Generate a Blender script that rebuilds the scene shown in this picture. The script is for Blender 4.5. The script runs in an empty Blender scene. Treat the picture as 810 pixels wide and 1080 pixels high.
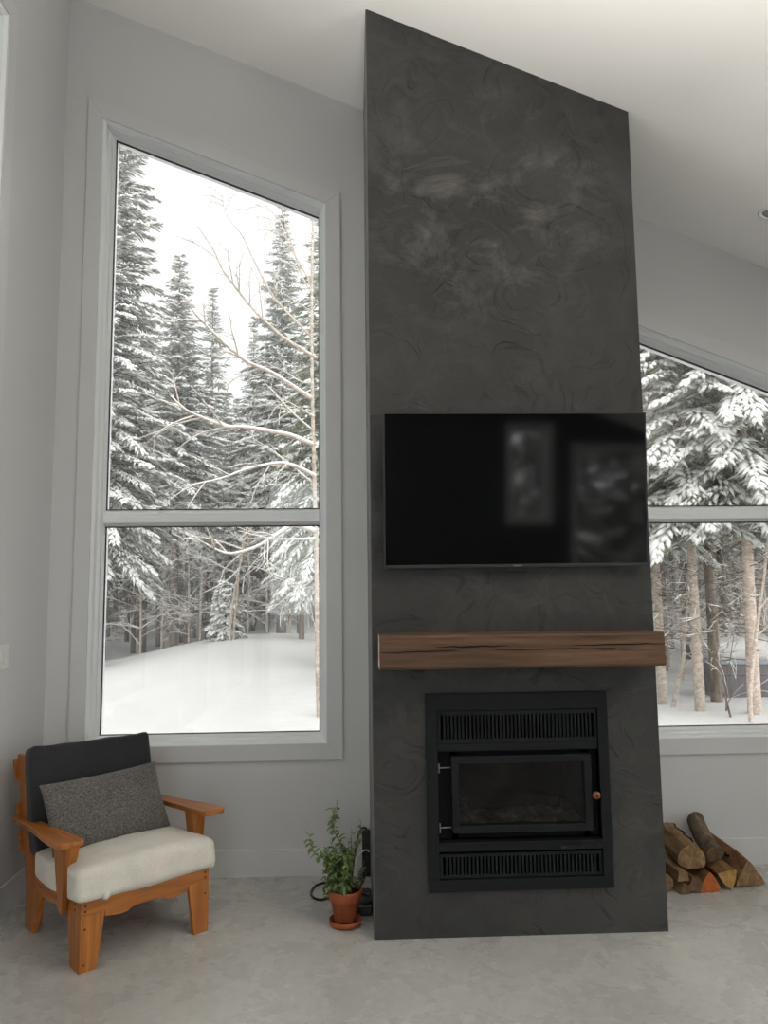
import bpy, math, random
import numpy as np
from mathutils import Vector, Matrix, noise

R = math.radians
C = bpy.context.scene.collection
SC = bpy.context.scene

# ------------------------------------------------------------------ camera
CAM = np.array([-0.0814, -3.5959, 1.5248])
YAW, PIT, ROLL, FPX = 0.0399, 0.1094, -0.0115, 806.11


def cam_axes():
    cy, sy = math.cos(YAW), math.sin(YAW)
    cp, sp = math.cos(PIT), math.sin(PIT)
    cr, sr = math.cos(ROLL), math.sin(ROLL)
    fw = np.array([sy * cp, cy * cp, sp])
    rt = np.array([cy, -sy, 0.0])
    up = np.cross(rt, fw)
    return cr * rt + sr * up, -sr * rt + cr * up, fw


CR, CU, CF = cam_axes()


def at(px, py, y):
    """the world point at depth plane y that a measured photo position stands for"""
    d = CF + CR * (px - 405) / FPX - CU * (py - 540) / FPX
    t = (y - CAM[1]) / d[1]
    return CAM + t * d


cam_data = bpy.data.cameras.new('camera')
cam = bpy.data.objects.new('camera', cam_data)
C.objects.link(cam)
cam.matrix_world = Matrix(((CR[0], CU[0], -CF[0], CAM[0]), (CR[1], CU[1], -CF[1], CAM[1]),
                           (CR[2], CU[2], -CF[2], CAM[2]), (0, 0, 0, 1)))
cam_data.sensor_fit = 'HORIZONTAL'
cam_data.sensor_width = 36
cam_data.lens = FPX / 810 * 36
cam_data.clip_start = 0.05
cam_data.clip_end = 400
SC.camera = cam

# ------------------------------------------------------------------ materials
def new_mat(name):
    m = bpy.data.materials.new(name)
    m.use_nodes = True
    nt = m.node_tree
    b = nt.nodes['Principled BSDF']
    return m, nt, b


def nd(nt, typ, **kw):
    n = nt.nodes.new(typ)
    for k, v in kw.items():
        if hasattr(n, k) and not isinstance(getattr(n, k), bpy.types.bpy_prop_collection):
            setattr(n, k, v)
        else:
            n.inputs[k].default_value = v
    return n


def ramp(nt, src, stops):
    r = nt.nodes.new('ShaderNodeValToRGB')
    e = r.color_ramp.elements
    while len(e) < len(stops):
        e.new(0.5)
    for i, (p, c) in enumerate(stops):
        e[i].position = p
        e[i].color = (c[0], c[1], c[2], 1) if not isinstance(c, (int, float)) else (c, c, c, 1)
    nt.links.new(src, r.inputs[0])
    return r


def coords(nt, scale=(1, 1, 1), rot=(0, 0, 0), kind='Object'):
    tc = nt.nodes.new('ShaderNodeTexCoord')
    mp = nt.nodes.new('ShaderNodeMapping')
    mp.inputs['Scale'].default_value = scale
    mp.inputs['Rotation'].default_value = rot
    nt.links.new(tc.outputs[kind], mp.inputs['Vector'])
    return mp.outputs['Vector']


def noise_tex(nt, vec, scale, detail=4, rough=0.55, dist=0.0):
    n = nt.nodes.new('ShaderNodeTexNoise')
    n.inputs['Scale'].default_value = scale
    n.inputs['Detail'].default_value = detail
    n.inputs['Roughness'].default_value = rough
    n.inputs['Distortion'].default_value = dist
    nt.links.new(vec, n.inputs['Vector'])
    return n


def bump(nt, b, src, strength, dist=0.01, prev=None):
    n = nt.nodes.new('ShaderNodeBump')
    n.inputs['Strength'].default_value = strength
    n.inputs['Distance'].default_value = dist
    nt.links.new(src, n.inputs['Height'])
    if prev is not None:
        nt.links.new(prev.outputs[0], n.inputs['Normal'])
    nt.links.new(n.outputs[0], b.inputs['Normal'])
    return n


def plain(name, col, rough=0.5, spec=0.5, metal=0.0, var=0.08, vscale=6.0, bmp=0.0, bscale=60.0):
    """a surface with slight procedural variation of its colour, and grain"""
    m, nt, b = new_mat(name)
    v = coords(nt)
    n = noise_tex(nt, v, vscale)
    lo = [c * (1 - var) for c in col]
    hi = [min(1, c * (1 + var)) for c in col]
    r = ramp(nt, n.outputs[0], [(0.3, lo), (0.7, hi)])
    nt.links.new(r.outputs[0], b.inputs['Base Color'])
    b.inputs['Roughness'].default_value = rough
    b.inputs['Specular IOR Level'].default_value = spec
    b.inputs['Metallic'].default_value = metal
    if bmp:
        n2 = noise_tex(nt, v, bscale, 3)
        bump(nt, b, n2.outputs[0], bmp)
    return m


M = {}
M['wall'] = plain('wall_paint', (0.61, 0.613, 0.615), 0.65, 0.3, var=0.01, vscale=2, bmp=0.02, bscale=180)
M['ceiling'] = plain('ceiling_paint', (0.90, 0.89, 0.87), 0.7, 0.25, var=0.01, vscale=2)
M['trim'] = plain('trim_paint', (0.62, 0.623, 0.625), 0.4, 0.4, var=0.01, vscale=3)
M['pvc'] = plain('window_vinyl', (0.86, 0.885, 0.90), 0.3, 0.5, var=0.01, vscale=5)
M['dark_wall'] = plain('dark_reflection_paint', (0.055, 0.057, 0.06), 0.6, 0.3)  # rear wall darkened on purpose so the television mirrors little light
M['gasket'] = plain('rubber_gasket', (0.02, 0.02, 0.02), 0.6, 0.3)
M['black_metal'] = plain('black_painted_steel', (0.0085, 0.0105, 0.0112), 0.5, 0.22, var=0.1, vscale=9, bmp=0.03, bscale=300)
M['black_inner'] = plain('sooty_steel', (0.005, 0.005, 0.005), 0.8, 0.2)
M['steel'] = plain('worn_steel', (0.35, 0.35, 0.34), 0.35, 0.5, metal=0.8)
M['knob_wood'] = plain('varnished_knob_wood', (0.22, 0.07, 0.03), 0.3, 0.5, var=0.2, vscale=40)
M['black_plastic'] = plain('black_plastic', (0.01, 0.0105, 0.011), 0.35, 0.5)
M['grey_plastic'] = plain('dark_grey_plastic', (0.03, 0.034, 0.035), 0.45, 0.4)
M['white_plastic'] = plain('white_plastic', (0.7, 0.7, 0.68), 0.4, 0.4)
M['silver_mark'] = plain('silver_mark', (0.3, 0.3, 0.3), 0.35, 0.5)
M['snow'] = plain('snow', (0.505, 0.49, 0.477), 0.8, 0.2, var=0.03, vscale=1.5, bmp=0.15, bscale=9)
M['tree_snow'] = plain('snow_on_branches', (0.70, 0.69, 0.67), 0.85, 0.2, var=0.02, vscale=4)


def m_glass():
    m, nt, b = new_mat('window_glass')
    out = nt.nodes['Material Output']
    nt.nodes.remove(b)
    tr = nt.nodes.new('ShaderNodeBsdfTransparent')
    tr.inputs[0].default_value = (0.97, 0.985, 0.98, 1)
    gl = nt.nodes.new('ShaderNodeBsdfGlossy')
    gl.inputs['Roughness'].default_value = 0.0
    fr = nt.nodes.new('ShaderNodeFresnel')
    fr.inputs[0].default_value = 1.45
    mx = nt.nodes.new('ShaderNodeMixShader')
    nt.links.new(fr.outputs[0], mx.inputs[0])
    nt.links.new(tr.outputs[0], mx.inputs[1])
    nt.links.new(gl.outputs[0], mx.inputs[2])
    nt.links.new(mx.outputs[0], out.inputs[0])
    return m


M['glass'] = m_glass()


def m_fire_glass():
    m, nt, b = new_mat('stove_glass')
    out = nt.nodes['Material Output']
    nt.nodes.remove(b)
    tr = nt.nodes.new('ShaderNodeBsdfTransparent')
    v = coords(nt)
    n = noise_tex(nt, v, 7, 5, 0.6)
    r = ramp(nt, n.outputs[0], [(0.3, (0.5, 0.5, 0.48)), (0.7, (0.8, 0.79, 0.76))])
    nt.links.new(r.outputs[0], tr.inputs[0])
    gl = nt.nodes.new('ShaderNodeBsdfGlossy')
    gl.inputs['Roughness'].default_value = 0.12
    gl.inputs['Color'].default_value = (0.8, 0.8, 0.8, 1)
    fr = nt.nodes.new('ShaderNodeFresnel')
    fr.inputs[0].default_value = 1.35
    mx = nt.nodes.new('ShaderNodeMixShader')
    nt.links.new(fr.outputs[0], mx.inputs[0])
    nt.links.new(tr.outputs[0], mx.inputs[1])
    nt.links.new(gl.outputs[0], mx.inputs[2])
    nt.links.new(mx.outputs[0], out.inputs[0])
    return m


M['fire_glass'] = m_fire_glass()


def m_screen():
    m, nt, b = new_mat('television_screen')
    v = coords(nt)
    n = noise_tex(nt, v, 3)
    r = ramp(nt, n.outputs[0], [(0, (0.002, 0.0022, 0.0025)), (1, (0.003, 0.0032, 0.0035))])
    nt.links.new(r.outputs[0], b.inputs['Base Color'])
    b.inputs['Roughness'].default_value = 0.06
    b.inputs['IOR'].default_value = 1.75
    return m


M['screen'] = m_screen()


def m_concrete():
    m, nt, b = new_mat('polished_concrete')
    v = coords(nt)
    n1 = noise_tex(nt, v, 1.1, 6, 0.6, 0.6)
    n2 = noise_tex(nt, v, 4.5, 9, 0.68, 0.35)
    n3 = noise_tex(nt, v, 28, 6, 0.7)
    r1 = ramp(nt, n1.outputs[0], [(0.3, (0.43, 0.425, 0.405)), (0.7, (0.56, 0.55, 0.52))])
    r2 = ramp(nt, n2.outputs[0], [(0.25, (0.92, 0.92, 0.92)), (0.5, (1, 1, 1)), (0.75, (1.09, 1.085, 1.07))])
    r3 = ramp(nt, n3.outputs[0], [(0.35, (0.9, 0.9, 0.9)), (0.65, (1.06, 1.06, 1.06))])
    mx = nd(nt, 'ShaderNodeMix', data_type='RGBA', blend_type='MULTIPLY')
    mx.inputs[0].default_value = 1
    nt.links.new(r1.outputs[0], mx.inputs[6]); nt.links.new(r2.outputs[0], mx.inputs[7])
    mx2 = nd(nt, 'ShaderNodeMix', data_type='RGBA', blend_type='MULTIPLY')
    mx2.inputs[0].default_value = 1
    nt.links.new(mx.outputs[2], mx2.inputs[6]); nt.links.new(r3.outputs[0], mx2.inputs[7])
    # pale worn scuffs, scattered
    n4 = noise_tex(nt, coords(nt, (8, 18, 1)), 1.0, 8, 0.72, 0.5)
    sc = ramp(nt, n4.outputs[0], [(0.60, 0.0), (0.76, 0.6)])
    mx3 = nd(nt, 'ShaderNodeMix', data_type='RGBA')
    nt.links.new(sc.outputs[0], mx3.inputs[0])
    nt.links.new(mx2.outputs[2], mx3.inputs[6])
    mx3.inputs[7].default_value = (0.70, 0.68, 0.64, 1)
    nt.links.new(mx3.outputs[2], b.inputs['Base Color'])
    rr = ramp(nt, n2.outputs[0], [(0.3, 0.2), (0.7, 0.36)])
    nt.links.new(rr.outputs[0], b.inputs['Roughness'])
    b.inputs['Specular IOR Level'].default_value = 0.5
    bump(nt, b, n2.outputs[0], 0.03, 0.01)
    return m


M['concrete'] = m_concrete()


def m_plaster():
    m, nt, b = new_mat('charcoal_trowelled_plaster')
    v = coords(nt)

    def strokes(scale, freq, seed, lo, hi):
        """short curved trowel strokes: fine arcs about scattered centres, broken up and thinned out"""
        wob = noise_tex(nt, coords(nt, (1, 1, 1), (seed, seed * 1.7, seed * 0.6)), 1.7, 3, 0.5)
        ad = nd(nt, 'ShaderNodeVectorMath', operation='MULTIPLY_ADD')
        nt.links.new(wob.outputs[1], ad.inputs[0]); ad.inputs[1].default_value = (0.5, 0.5, 0.5)
        nt.links.new(v, ad.inputs[2])
        vo = nt.nodes.new('ShaderNodeTexVoronoi'); vo.inputs['Scale'].default_value = scale
        nt.links.new(ad.outputs[0], vo.inputs['Vector'])
        # noise stretched along the arcs: distance from the centre sets one axis, position the other
        cmb = nt.nodes.new('ShaderNodeCombineXYZ')
        mu = nd(nt, 'ShaderNodeMath', operation='MULTIPLY'); mu.inputs[1].default_value = freq
        nt.links.new(vo.outputs['Distance'], mu.inputs[0])
        nt.links.new(mu.outputs[0], cmb.inputs[0])
        sp = nt.nodes.new('ShaderNodeSeparateXYZ'); nt.links.new(v, sp.inputs[0])
        m1 = nd(nt, 'ShaderNodeMath', operation='MULTIPLY'); m1.inputs[1].default_value = 3.0
        nt.links.new(sp.outputs[0], m1.inputs[0])
        m2 = nd(nt, 'ShaderNodeMath', operation='MULTIPLY'); m2.inputs[1].default_value = 3.0
        nt.links.new(sp.outputs[2], m2.inputs[0])
        nt.links.new(m1.outputs[0], cmb.inputs[1]); nt.links.new(m2.outputs[0], cmb.inputs[2])
        n = noise_tex(nt, cmb.outputs[0], 1.0, 5, 0.62, 0.3)
        gate = noise_tex(nt, coords(nt, (1, 1, 1), (seed * 2, 0.3, seed)), 3.4, 4, 0.6, 0.4)
        g = ramp(nt, gate.outputs[0], [(0.38, 0.0), (0.52, 1.0)])
        r = ramp(nt, n.outputs[0], [(lo, 0.0), (hi, 1.0)])
        o = nd(nt, 'ShaderNodeMath', operation='MULTIPLY')
        nt.links.new(r.outputs[0], o.inputs[0]); nt.links.new(g.outputs[0], o.inputs[1])
        return o

    n1 = noise_tex(nt, v, 1.5, 8, 0.62, 0.7)
    r1 = ramp(nt, n1.outputs[0], [(0.28, (0.031, 0.0307, 0.0297)), (0.5, (0.042, 0.0416, 0.040)), (0.72, (0.057, 0.0562, 0.054))])
    dk = strokes(2.6, 14, 0.4, 0.54, 0.68)
    mxd = nd(nt, 'ShaderNodeMix', data_type='RGBA')
    dm = nd(nt, 'ShaderNodeMath', operation='MULTIPLY'); dm.inputs[1].default_value = 0.75
    nt.links.new(dk.outputs[0], dm.inputs[0])
    nt.links.new(dm.outputs[0], mxd.inputs[0]); nt.links.new(r1.outputs[0], mxd.inputs[6]); mxd.inputs[7].default_value = (0.018, 0.0178, 0.017, 1)
    lt = strokes(2.2, 11, 1.3, 0.53, 0.7)
    mxl = nd(nt, 'ShaderNodeMix', data_type='RGBA')
    lm = nd(nt, 'ShaderNodeMath', operation='MULTIPLY'); lm.inputs[1].default_value = 0.35
    nt.links.new(lt.outputs[0], lm.inputs[0])
    nt.links.new(lm.outputs[0], mxl.inputs[0]); nt.links.new(mxd.outputs[2], mxl.inputs[6]); mxl.inputs[7].default_value = (0.085, 0.083, 0.078, 1)
    # pale burnished patches, mostly in a drift across the upper half
    n5 = noise_tex(nt, coords(nt, (1.0, 1.0, 1.5), (0, 0.6, 0)), 2.6, 10, 0.72, 0.5)
    pa = ramp(nt, n5.outputs[0], [(0.49, 0.0), (0.66, 0.8)])
    tc = nt.nodes.new('ShaderNodeTexCoord')
    ds = nd(nt, 'ShaderNodeVectorMath', operation='SUBTRACT')
    nt.links.new(tc.outputs['Object'], ds.inputs[0]); ds.inputs[1].default_value = (0.58, 0.0, 3.45)
    sc_v = nd(nt, 'ShaderNodeVectorMath', operation='MULTIPLY')
    nt.links.new(ds.outputs[0], sc_v.inputs[0]); sc_v.inputs[1].default_value = (1.25, 0.3, 1.35)
    ln = nd(nt, 'ShaderNodeVectorMath', operation='LENGTH')
    nt.links.new(sc_v.outputs[0], ln.inputs[0])
    hz = nd(nt, 'ShaderNodeMapRange'); nt.links.new(ln.outputs['Value'], hz.inputs[0])
    hz.inputs[1].default_value = 0.45; hz.inputs[2].default_value = 0.95; hz.inputs[3].default_value = 1.0; hz.inputs[4].default_value = 0.16
    pm = nd(nt, 'ShaderNodeMath', operation='MULTIPLY')
    nt.links.new(pa.outputs[0], pm.inputs[0]); nt.links.new(hz.outputs[0], pm.inputs[1])
    mx4 = nd(nt, 'ShaderNodeMix', data_type='RGBA')
    nt.links.new(pm.outputs[0], mx4.inputs[0]); nt.links.new(mxl.outputs[2], mx4.inputs[6]); mx4.inputs[7].default_value = (0.135, 0.131, 0.122, 1)
    nt.links.new(mx4.outputs[2], b.inputs['Base Color'])
    b.inputs['Roughness'].default_value = 0.6
    b.inputs['Specular IOR Level'].default_value = 0.35
    n3 = noise_tex(nt, v, 14, 8, 0.7, 0.4)
    b1 = bump(nt, b, n3.outputs[0], 0.18, 0.008)
    b2 = bump(nt, b, dk.outputs[0], 0.55, 0.006, b1)
    bump(nt, b, lt.outputs[0], 0.4, 0.005, b2)
    return m


M['plaster'] = m_plaster()
M['plaster_side_lit'] = plain('side_plaster_painted_light', (0.17, 0.168, 0.162), 0.6, 0.3, var=0.15, vscale=5, bmp=0.2, bscale=30)  # side coloured paler than the front to imitate window light


def m_wood(name, dark, mid, light, grain=(2, 40, 40), rough=0.45, ring=0.6, bmp=0.08, spec=0.4):
    m, nt, b = new_mat(name)
    v = coords(nt, grain)
    n = noise_tex(nt, v, 1.0, 8, 0.65, 0.5)
    v2 = coords(nt, tuple(g * 0.35 for g in grain))
    n2 = noise_tex(nt, v2, 1.0, 3, 0.5, 1.5)
    r = ramp(nt, n.outputs[0], [(0.3, dark), (0.5, mid), (0.72, light)])
    r2 = ramp(nt, n2.outputs[0], [(0.3, (1 - ring * 0.4,) * 3), (0.7, (1 + ring * 0.15,) * 3)])
    mx = nd(nt, 'ShaderNodeMix', data_type='RGBA', blend_type='MULTIPLY')
    mx.inputs[0].default_value = 1
    nt.links.new(r.outputs[0], mx.inputs[6]); nt.links.new(r2.outputs[0], mx.inputs[7])
    nt.links.new(mx.outputs[2], b.inputs['Base Color'])
    b.inputs['Roughness'].default_value = rough
    b.inputs['Specular IOR Level'].default_value = spec
    bump(nt, b, n.outputs[0], bmp, 0.004)
    return m


M['mantel'] = m_wood('aged_beam_wood', (0.075, 0.038, 0.02), (0.12, 0.063, 0.034), (0.17, 0.093, 0.052), (1.6, 30, 30), 0.6, 0.7, 0.25)
M['mantel_end_lit'] = m_wood('beam_end_painted_light', (0.42, 0.33, 0.27), (0.52, 0.42, 0.36), (0.6, 0.5, 0.43), (30, 30, 30), 0.7)  # left end only: window light on it is put into the wood colour
M['crack'] = plain('dark_split', (0.012, 0.007, 0.004), 0.9, 0.1)
WD, WM, WL = (0.24, 0.074, 0.013), (0.38, 0.128, 0.022), (0.50, 0.185, 0.038)
M['wood_u'] = m_wood('orange_pine_along', WD, WM, WL, (3, 45, 45), 0.35, 0.5, 0.04)
M['wood_v'] = m_wood('orange_pine_deep', WD, WM, WL, (45, 3, 45), 0.35, 0.5, 0.04)
M['wood_w'] = m_wood('orange_pine_upright', WD, WM, WL, (45, 45, 3), 0.35, 0.5, 0.04)
M['peg'] = plain('dark_wood_plug', (0.07, 0.022, 0.008), 0.5, 0.3)


def m_fabric(name, lo, hi, scale=220, rough=0.95, bmp=0.3, stretch=(1, 1, 1)):
    m, nt, b = new_mat(name)
    v = coords(nt, stretch)
    n = noise_tex(nt, v, scale, 3, 0.6)
    n2 = noise_tex(nt, v, 7, 4, 0.6)
    r = ramp(nt, n.outputs[0], [(0.35, lo), (0.65, hi)])
    r2 = ramp(nt, n2.outputs[0], [(0.3, (0.9,) * 3), (0.7, (1.06,) * 3)])
    mx = nd(nt, 'ShaderNodeMix', data_type='RGBA', blend_type='MULTIPLY')
    mx.inputs[0].default_value = 1
    nt.links.new(r.outputs[0], mx.inputs[6]); nt.links.new(r2.outputs[0], mx.inputs[7])
    nt.links.new(mx.outputs[2], b.inputs['Base Color'])
    b.inputs['Roughness'].default_value = rough
    b.inputs['Specular IOR Level'].default_value = 0.15
    b.inputs['Sheen Weight'].default_value = 0.15
    bump(nt, b, n.outputs[0], bmp, 0.002)
    return m


M['charcoal'] = m_fabric('charcoal_cloth', (0.022, 0.023, 0.025), (0.04, 0.041, 0.044))
M['knit'] = m_fabric('grey_knit', (0.055, 0.05, 0.047), (0.19, 0.175, 0.162), 110, bmp=0.6, stretch=(1, 1, 2.2))
M['cream'] = m_fabric('off_white_cover', (0.63, 0.595, 0.525), (0.73, 0.695, 0.62), 240)
M['terracotta'] = plain('terracotta', (0.36, 0.10, 0.042), 0.75, 0.25, var=0.18, vscale=18, bmp=0.08, bscale=90)
M['soil'] = plain('potting_soil', (0.028, 0.016, 0.011), 0.95, 0.1, var=0.6, vscale=90, bmp=0.9, bscale=120)
M['leaf'] = plain('green_leaf', (0.15, 0.215, 0.075), 0.5, 0.4, var=0.45, vscale=30)
M['stem'] = plain('green_stem', (0.12, 0.16, 0.05), 0.6, 0.3, var=0.3, vscale=40)


def m_log(name, cols, grain, bmp=0.6, rough=0.85):
    m, nt, b = new_mat(name)
    v = coords(nt, grain)
    n = noise_tex(nt, v, 1.0, 8, 0.7, 0.6)
    r = ramp(nt, n.outputs[0], [(0.3, cols[0]), (0.5, cols[1]), (0.7, cols[2])])
    nt.links.new(r.outputs[0], b.inputs['Base Color'])
    b.inputs['Roughness'].default_value = rough
    b.inputs['Specular IOR Level'].default_value = 0.2
    bump(nt, b, n.outputs[0], bmp, 0.008)
    return m


M['split_wood'] = m_log('weathered_split_wood', [(0.125, 0.073, 0.035), (0.250, 0.156, 0.081), (0.375, 0.250, 0.138)], (20, 3, 20))
M['split_brown'] = m_log('brown_split_wood', [(0.088, 0.044, 0.019), (0.200, 0.106, 0.045), (0.312, 0.175, 0.081)], (20, 3, 20))
M['bark_grey'] = m_log('grey_bark', [(0.044, 0.033, 0.022), (0.119, 0.088, 0.060), (0.225, 0.181, 0.131)], (16, 8, 16), 1.0)
M['bark_red'] = m_log('reddish_bark', [(0.075, 0.030, 0.013), (0.213, 0.106, 0.053), (0.325, 0.188, 0.100)], (15, 5, 15), 0.9)
M['end_tan'] = m_log('tan_end_grain', [(0.125, 0.073, 0.035), (0.250, 0.156, 0.081), (0.388, 0.263, 0.150)], (30, 20, 30), 0.3)
M['end_gold'] = m_log('golden_end_grain', [(0.250, 0.125, 0.037), (0.425, 0.237, 0.081), (0.525, 0.338, 0.138)], (45, 20, 45), 0.3)
M['end_orange'] = m_log('orange_end_grain', [(0.250, 0.062, 0.018), (0.450, 0.125, 0.037), (0.525, 0.200, 0.062)], (40, 20, 40), 0.3)
M['end_dark'] = m_log('dark_end_grain', [(0.062, 0.035, 0.020), (0.150, 0.094, 0.056), (0.237, 0.163, 0.106)], (45, 20, 45), 0.4)

# ------------------------------------------------------------------ mesh helpers
class MB:
    """collects shapes that become ONE mesh object"""

    def __init__(s):
        s.v, s.f, s.m, s.mi = [], [], [], 0

    def add(s, verts, faces):
        o = len(s.v)
        s.v += [tuple(map(float, p)) for p in verts]
        s.f += [tuple(i + o for i in f) for f in faces]
        s.m += [s.mi] * len(faces)
        return o

    def box(s, x0, x1, y0, y1, z0, z1):
        v = [(x, y, z) for x in (x0, x1) for y in (y0, y1) for z in (z0, z1)]
        s.add(v, [(0, 1, 3, 2), (4, 6, 7, 5), (0, 4, 5, 1), (2, 3, 7, 6), (0, 2, 6, 4), (1, 5, 7, 3)])

    def prism(s, poly, a0, a1, axis='y'):
        """poly: 2d outline; axis y -> (x,z), x -> (y,z), z -> (x,y)"""
        n = len(poly)
        def p3(p, a):
            return {'y': (p[0], a, p[1]), 'x': (a, p[0], p[1]), 'z': (p[0], p[1], a)}[axis]
        v = [p3(p, a0) for p in poly] + [p3(p, a1) for p in poly]
        area = sum(poly[i][0] * poly[(i + 1) % n][1] - poly[(i + 1) % n][0] * poly[i][1] for i in range(n))
        flip = (area > 0) != (axis == 'y')
        f = [tuple(range(n)), tuple(range(2 * n - 1, n - 1, -1))] + [(i, i + n, (i + 1) % n + n, (i + 1) % n) for i in range(n)]
        # orientation is fixed afterwards by recalculation in build()
        s.add(v, f)

    def bar(s, p, q, w, h, up=(0, 0, 1)):
        """rectangular bar from p to q"""
        p, q = Vector(p), Vector(q)
        d = (q - p).normalized()
        u = Vector(up)
        sd = d.cross(u).normalized()
        u = sd.cross(d).normalized()
        v = []
        for c in (p, q):
            for a, b in ((-1, -1), (1, -1), (1, 1), (-1, 1)):
                v.append(c + sd * a * w / 2 + u * b * h / 2)
        s.add(v, [(3, 2, 1, 0), (4, 5, 6, 7)] + [(i, (i + 1) % 4, (i + 1) % 4 + 4, i + 4) for i in range(4)])

    def tube(s, pts, rad, n=8, cap=True):
        pts = [Vector(p) for p in pts]
        k = len(pts)
        if isinstance(rad, (int, float)):
            rad = [rad] * k
        t0 = (pts[1] - pts[0]).normalized()
        ref = Vector((0, 0, 1)) if abs(t0.z) < 0.9 else Vector((1, 0, 0))
        nrm = t0.cross(ref).normalized()
        v, f = [], []
        for i in range(k):
            t = (pts[min(i + 1, k - 1)] - pts[max(i - 1, 0)]).normalized()
            nrm = (nrm - t * nrm.dot(t)).normalized()
            bn = t.cross(nrm)
            for j in range(n):
                a = 2 * math.pi * j / n
                v.append(pts[i] + (nrm * math.cos(a) + bn * math.sin(a)) * rad[i])
        for i in range(k - 1):
            for j in range(n):
                f.append((i * n + j, i * n + (j + 1) % n, (i + 1) * n + (j + 1) % n, (i + 1) * n + j))
        if cap:
            f.append(tuple(range(n - 1, -1, -1)))
            f.append(tuple((k - 1) * n + j for j in range(n)))
        s.add(v, f)

    def lathe(s, prof, n=32, c=(0, 0, 0), cap0=True, cap1=True):
        v, f = [], []
        k = len(prof)
        for r, z in prof:
            for j in range(n):
                a = 2 * math.pi * j / n
                v.append((c[0] + r * math.cos(a), c[1] + r * math.sin(a), c[2] + z))
        for i in range(k - 1):
            for j in range(n):
                f.append((i * n + j, i * n + (j + 1) % n, (i + 1) * n + (j + 1) % n, (i + 1) * n + j))
        if cap0: f.append(tuple(range(n - 1, -1, -1)))
        if cap1: f.append(tuple((k - 1) * n + j for j in range(n)))
        s.add(v, f)

    def build(s, name, mats, parent=None, smooth=False, bevel=0.0, segs=2, recalc=True, loc=None, xf=None):
        me = bpy.data.meshes.new(name)
        vs = s.v if xf is None else [tuple(xf @ Vector(p)) for p in s.v]
        me.from_pydata(vs, [], s.f)
        mats = mats if isinstance(mats, (list, tuple)) else [mats]
        for m in mats:
            me.materials.append(m)
        me.polygons.foreach_set('material_index', s.m)
        if recalc:
            import bmesh
            bm = bmesh.new(); bm.from_mesh(me)
            bmesh.ops.recalc_face_normals(bm, faces=bm.faces)
            bm.to_mesh(me); bm.free()
        if smooth:
            me.polygons.foreach_set('use_smooth', [True] * len(me.polygons))
        me.update()
        o = bpy.data.objects.new(name, me)
        C.objects.link(o)
        if parent is not None:
            o.parent = parent
        if loc is not None:
            o.location = loc
        if bevel:
            b = o.modifiers.new('bevel', 'BEVEL')
            b.width = bevel; b.segments = segs; b.limit_method = 'ANGLE'; b.angle_limit = R(40)
            b.harden_normals = False
        return o


def box_obj(name, m, x0, x1, y0, y1, z0, z1, parent=None, bevel=0.0):
    b = MB(); b.box(x0, x1, y0, y1, z0, z1)
    return b.build(name, m, parent, bevel=bevel)


def empty(name, loc=(0, 0, 0), rz=0.0):
    o = bpy.data.objects.new(name, None)
    o.empty_display_size = 0.1
    C.objects.link(o)
    o.location = loc
    o.rotation_euler = (0, 0, rz)
    return o


def tag(o, label, cat, group=None, kind=None):
    o['label'] = label
    o['category'] = cat
    if group: o['group'] = group
    if kind: o['kind'] = kind
    return o


def structure(o, label=None):
    o['kind'] = 'structure'
    if label: o['label'] = label
    return o
# ------------------------------------------------------------------ the room
D = 0.822          # inner face of the window wall (y)
XL, XR = -1.81, 4.8
YR = -8.0          # rear wall behind the camera
WT = 0.22          # wall thickness
W = 1.33           # chimney width


def zc(x):
    return 4.5014 - 0.40547 * x


b = MB(); b.box(XL - WT, XR + WT, YR - WT, D + WT, -0.15, 0.0)
structure(b.build('floor', M['concrete']), 'grey polished concrete floor')
b = MB()
b.prism([(XL - WT, zc(XL - WT)), (XR + WT, zc(XR + WT)), (XR + WT, zc(XR + WT) + 0.25), (XL - WT, zc(XL - WT) + 0.25)], YR - WT, D + WT, 'y')
structure(b.build('ceiling', M['ceiling']), 'white sloping ceiling')

# window openings of the back wall
WA = dict(x0=-1.582, x1=-0.2405, z0=0.708, zt=lambda x: 4.424 - 0.393 * (x + 1.582))
WB = dict(x0=1.57, x1=2.95, z0=0.698, zt=lambda x: 3.130 - 0.391 * (x - 1.655))
b = MB()
def wp(poly):
    b.prism(poly, D, D + WT, 'y')
wp([(XL - WT, 0), (WA['x0'], 0), (WA['x0'], zc(WA['x0'])), (XL - WT, zc(XL - WT))])
wp([(WA['x0'], 0), (WA['x1'], 0), (WA['x1'], WA['z0']), (WA['x0'], WA['z0'])])
wp([(WA['x0'], WA['zt'](WA['x0'])), (WA['x1'], WA['zt'](WA['x1'])), (WA['x1'], zc(WA['x1'])), (WA['x0'], zc(WA['x0']))])
wp([(WA['x1'], 0), (WB['x0'], 0), (WB['x0'], zc(WB['x0'])), (WA['x1'], zc(WA['x1']))])
wp([(WB['x0'], 0), (WB['x1'], 0), (WB['x1'], WB['z0']), (WB['x0'], WB['z0'])])
wp([(WB['x0'], WB['zt'](WB['x0'])), (WB['x1'], WB['zt'](WB['x1'])), (WB['x1'], zc(WB['x1'])), (WB['x0'], zc(WB['x0']))])
wp([(WB['x1'], 0), (XR + WT, 0), (XR + WT, zc(XR + WT)), (WB['x1'], zc(WB['x1']))])
structure(b.build('wall_back', M['wall']), 'pale grey window wall')


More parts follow.
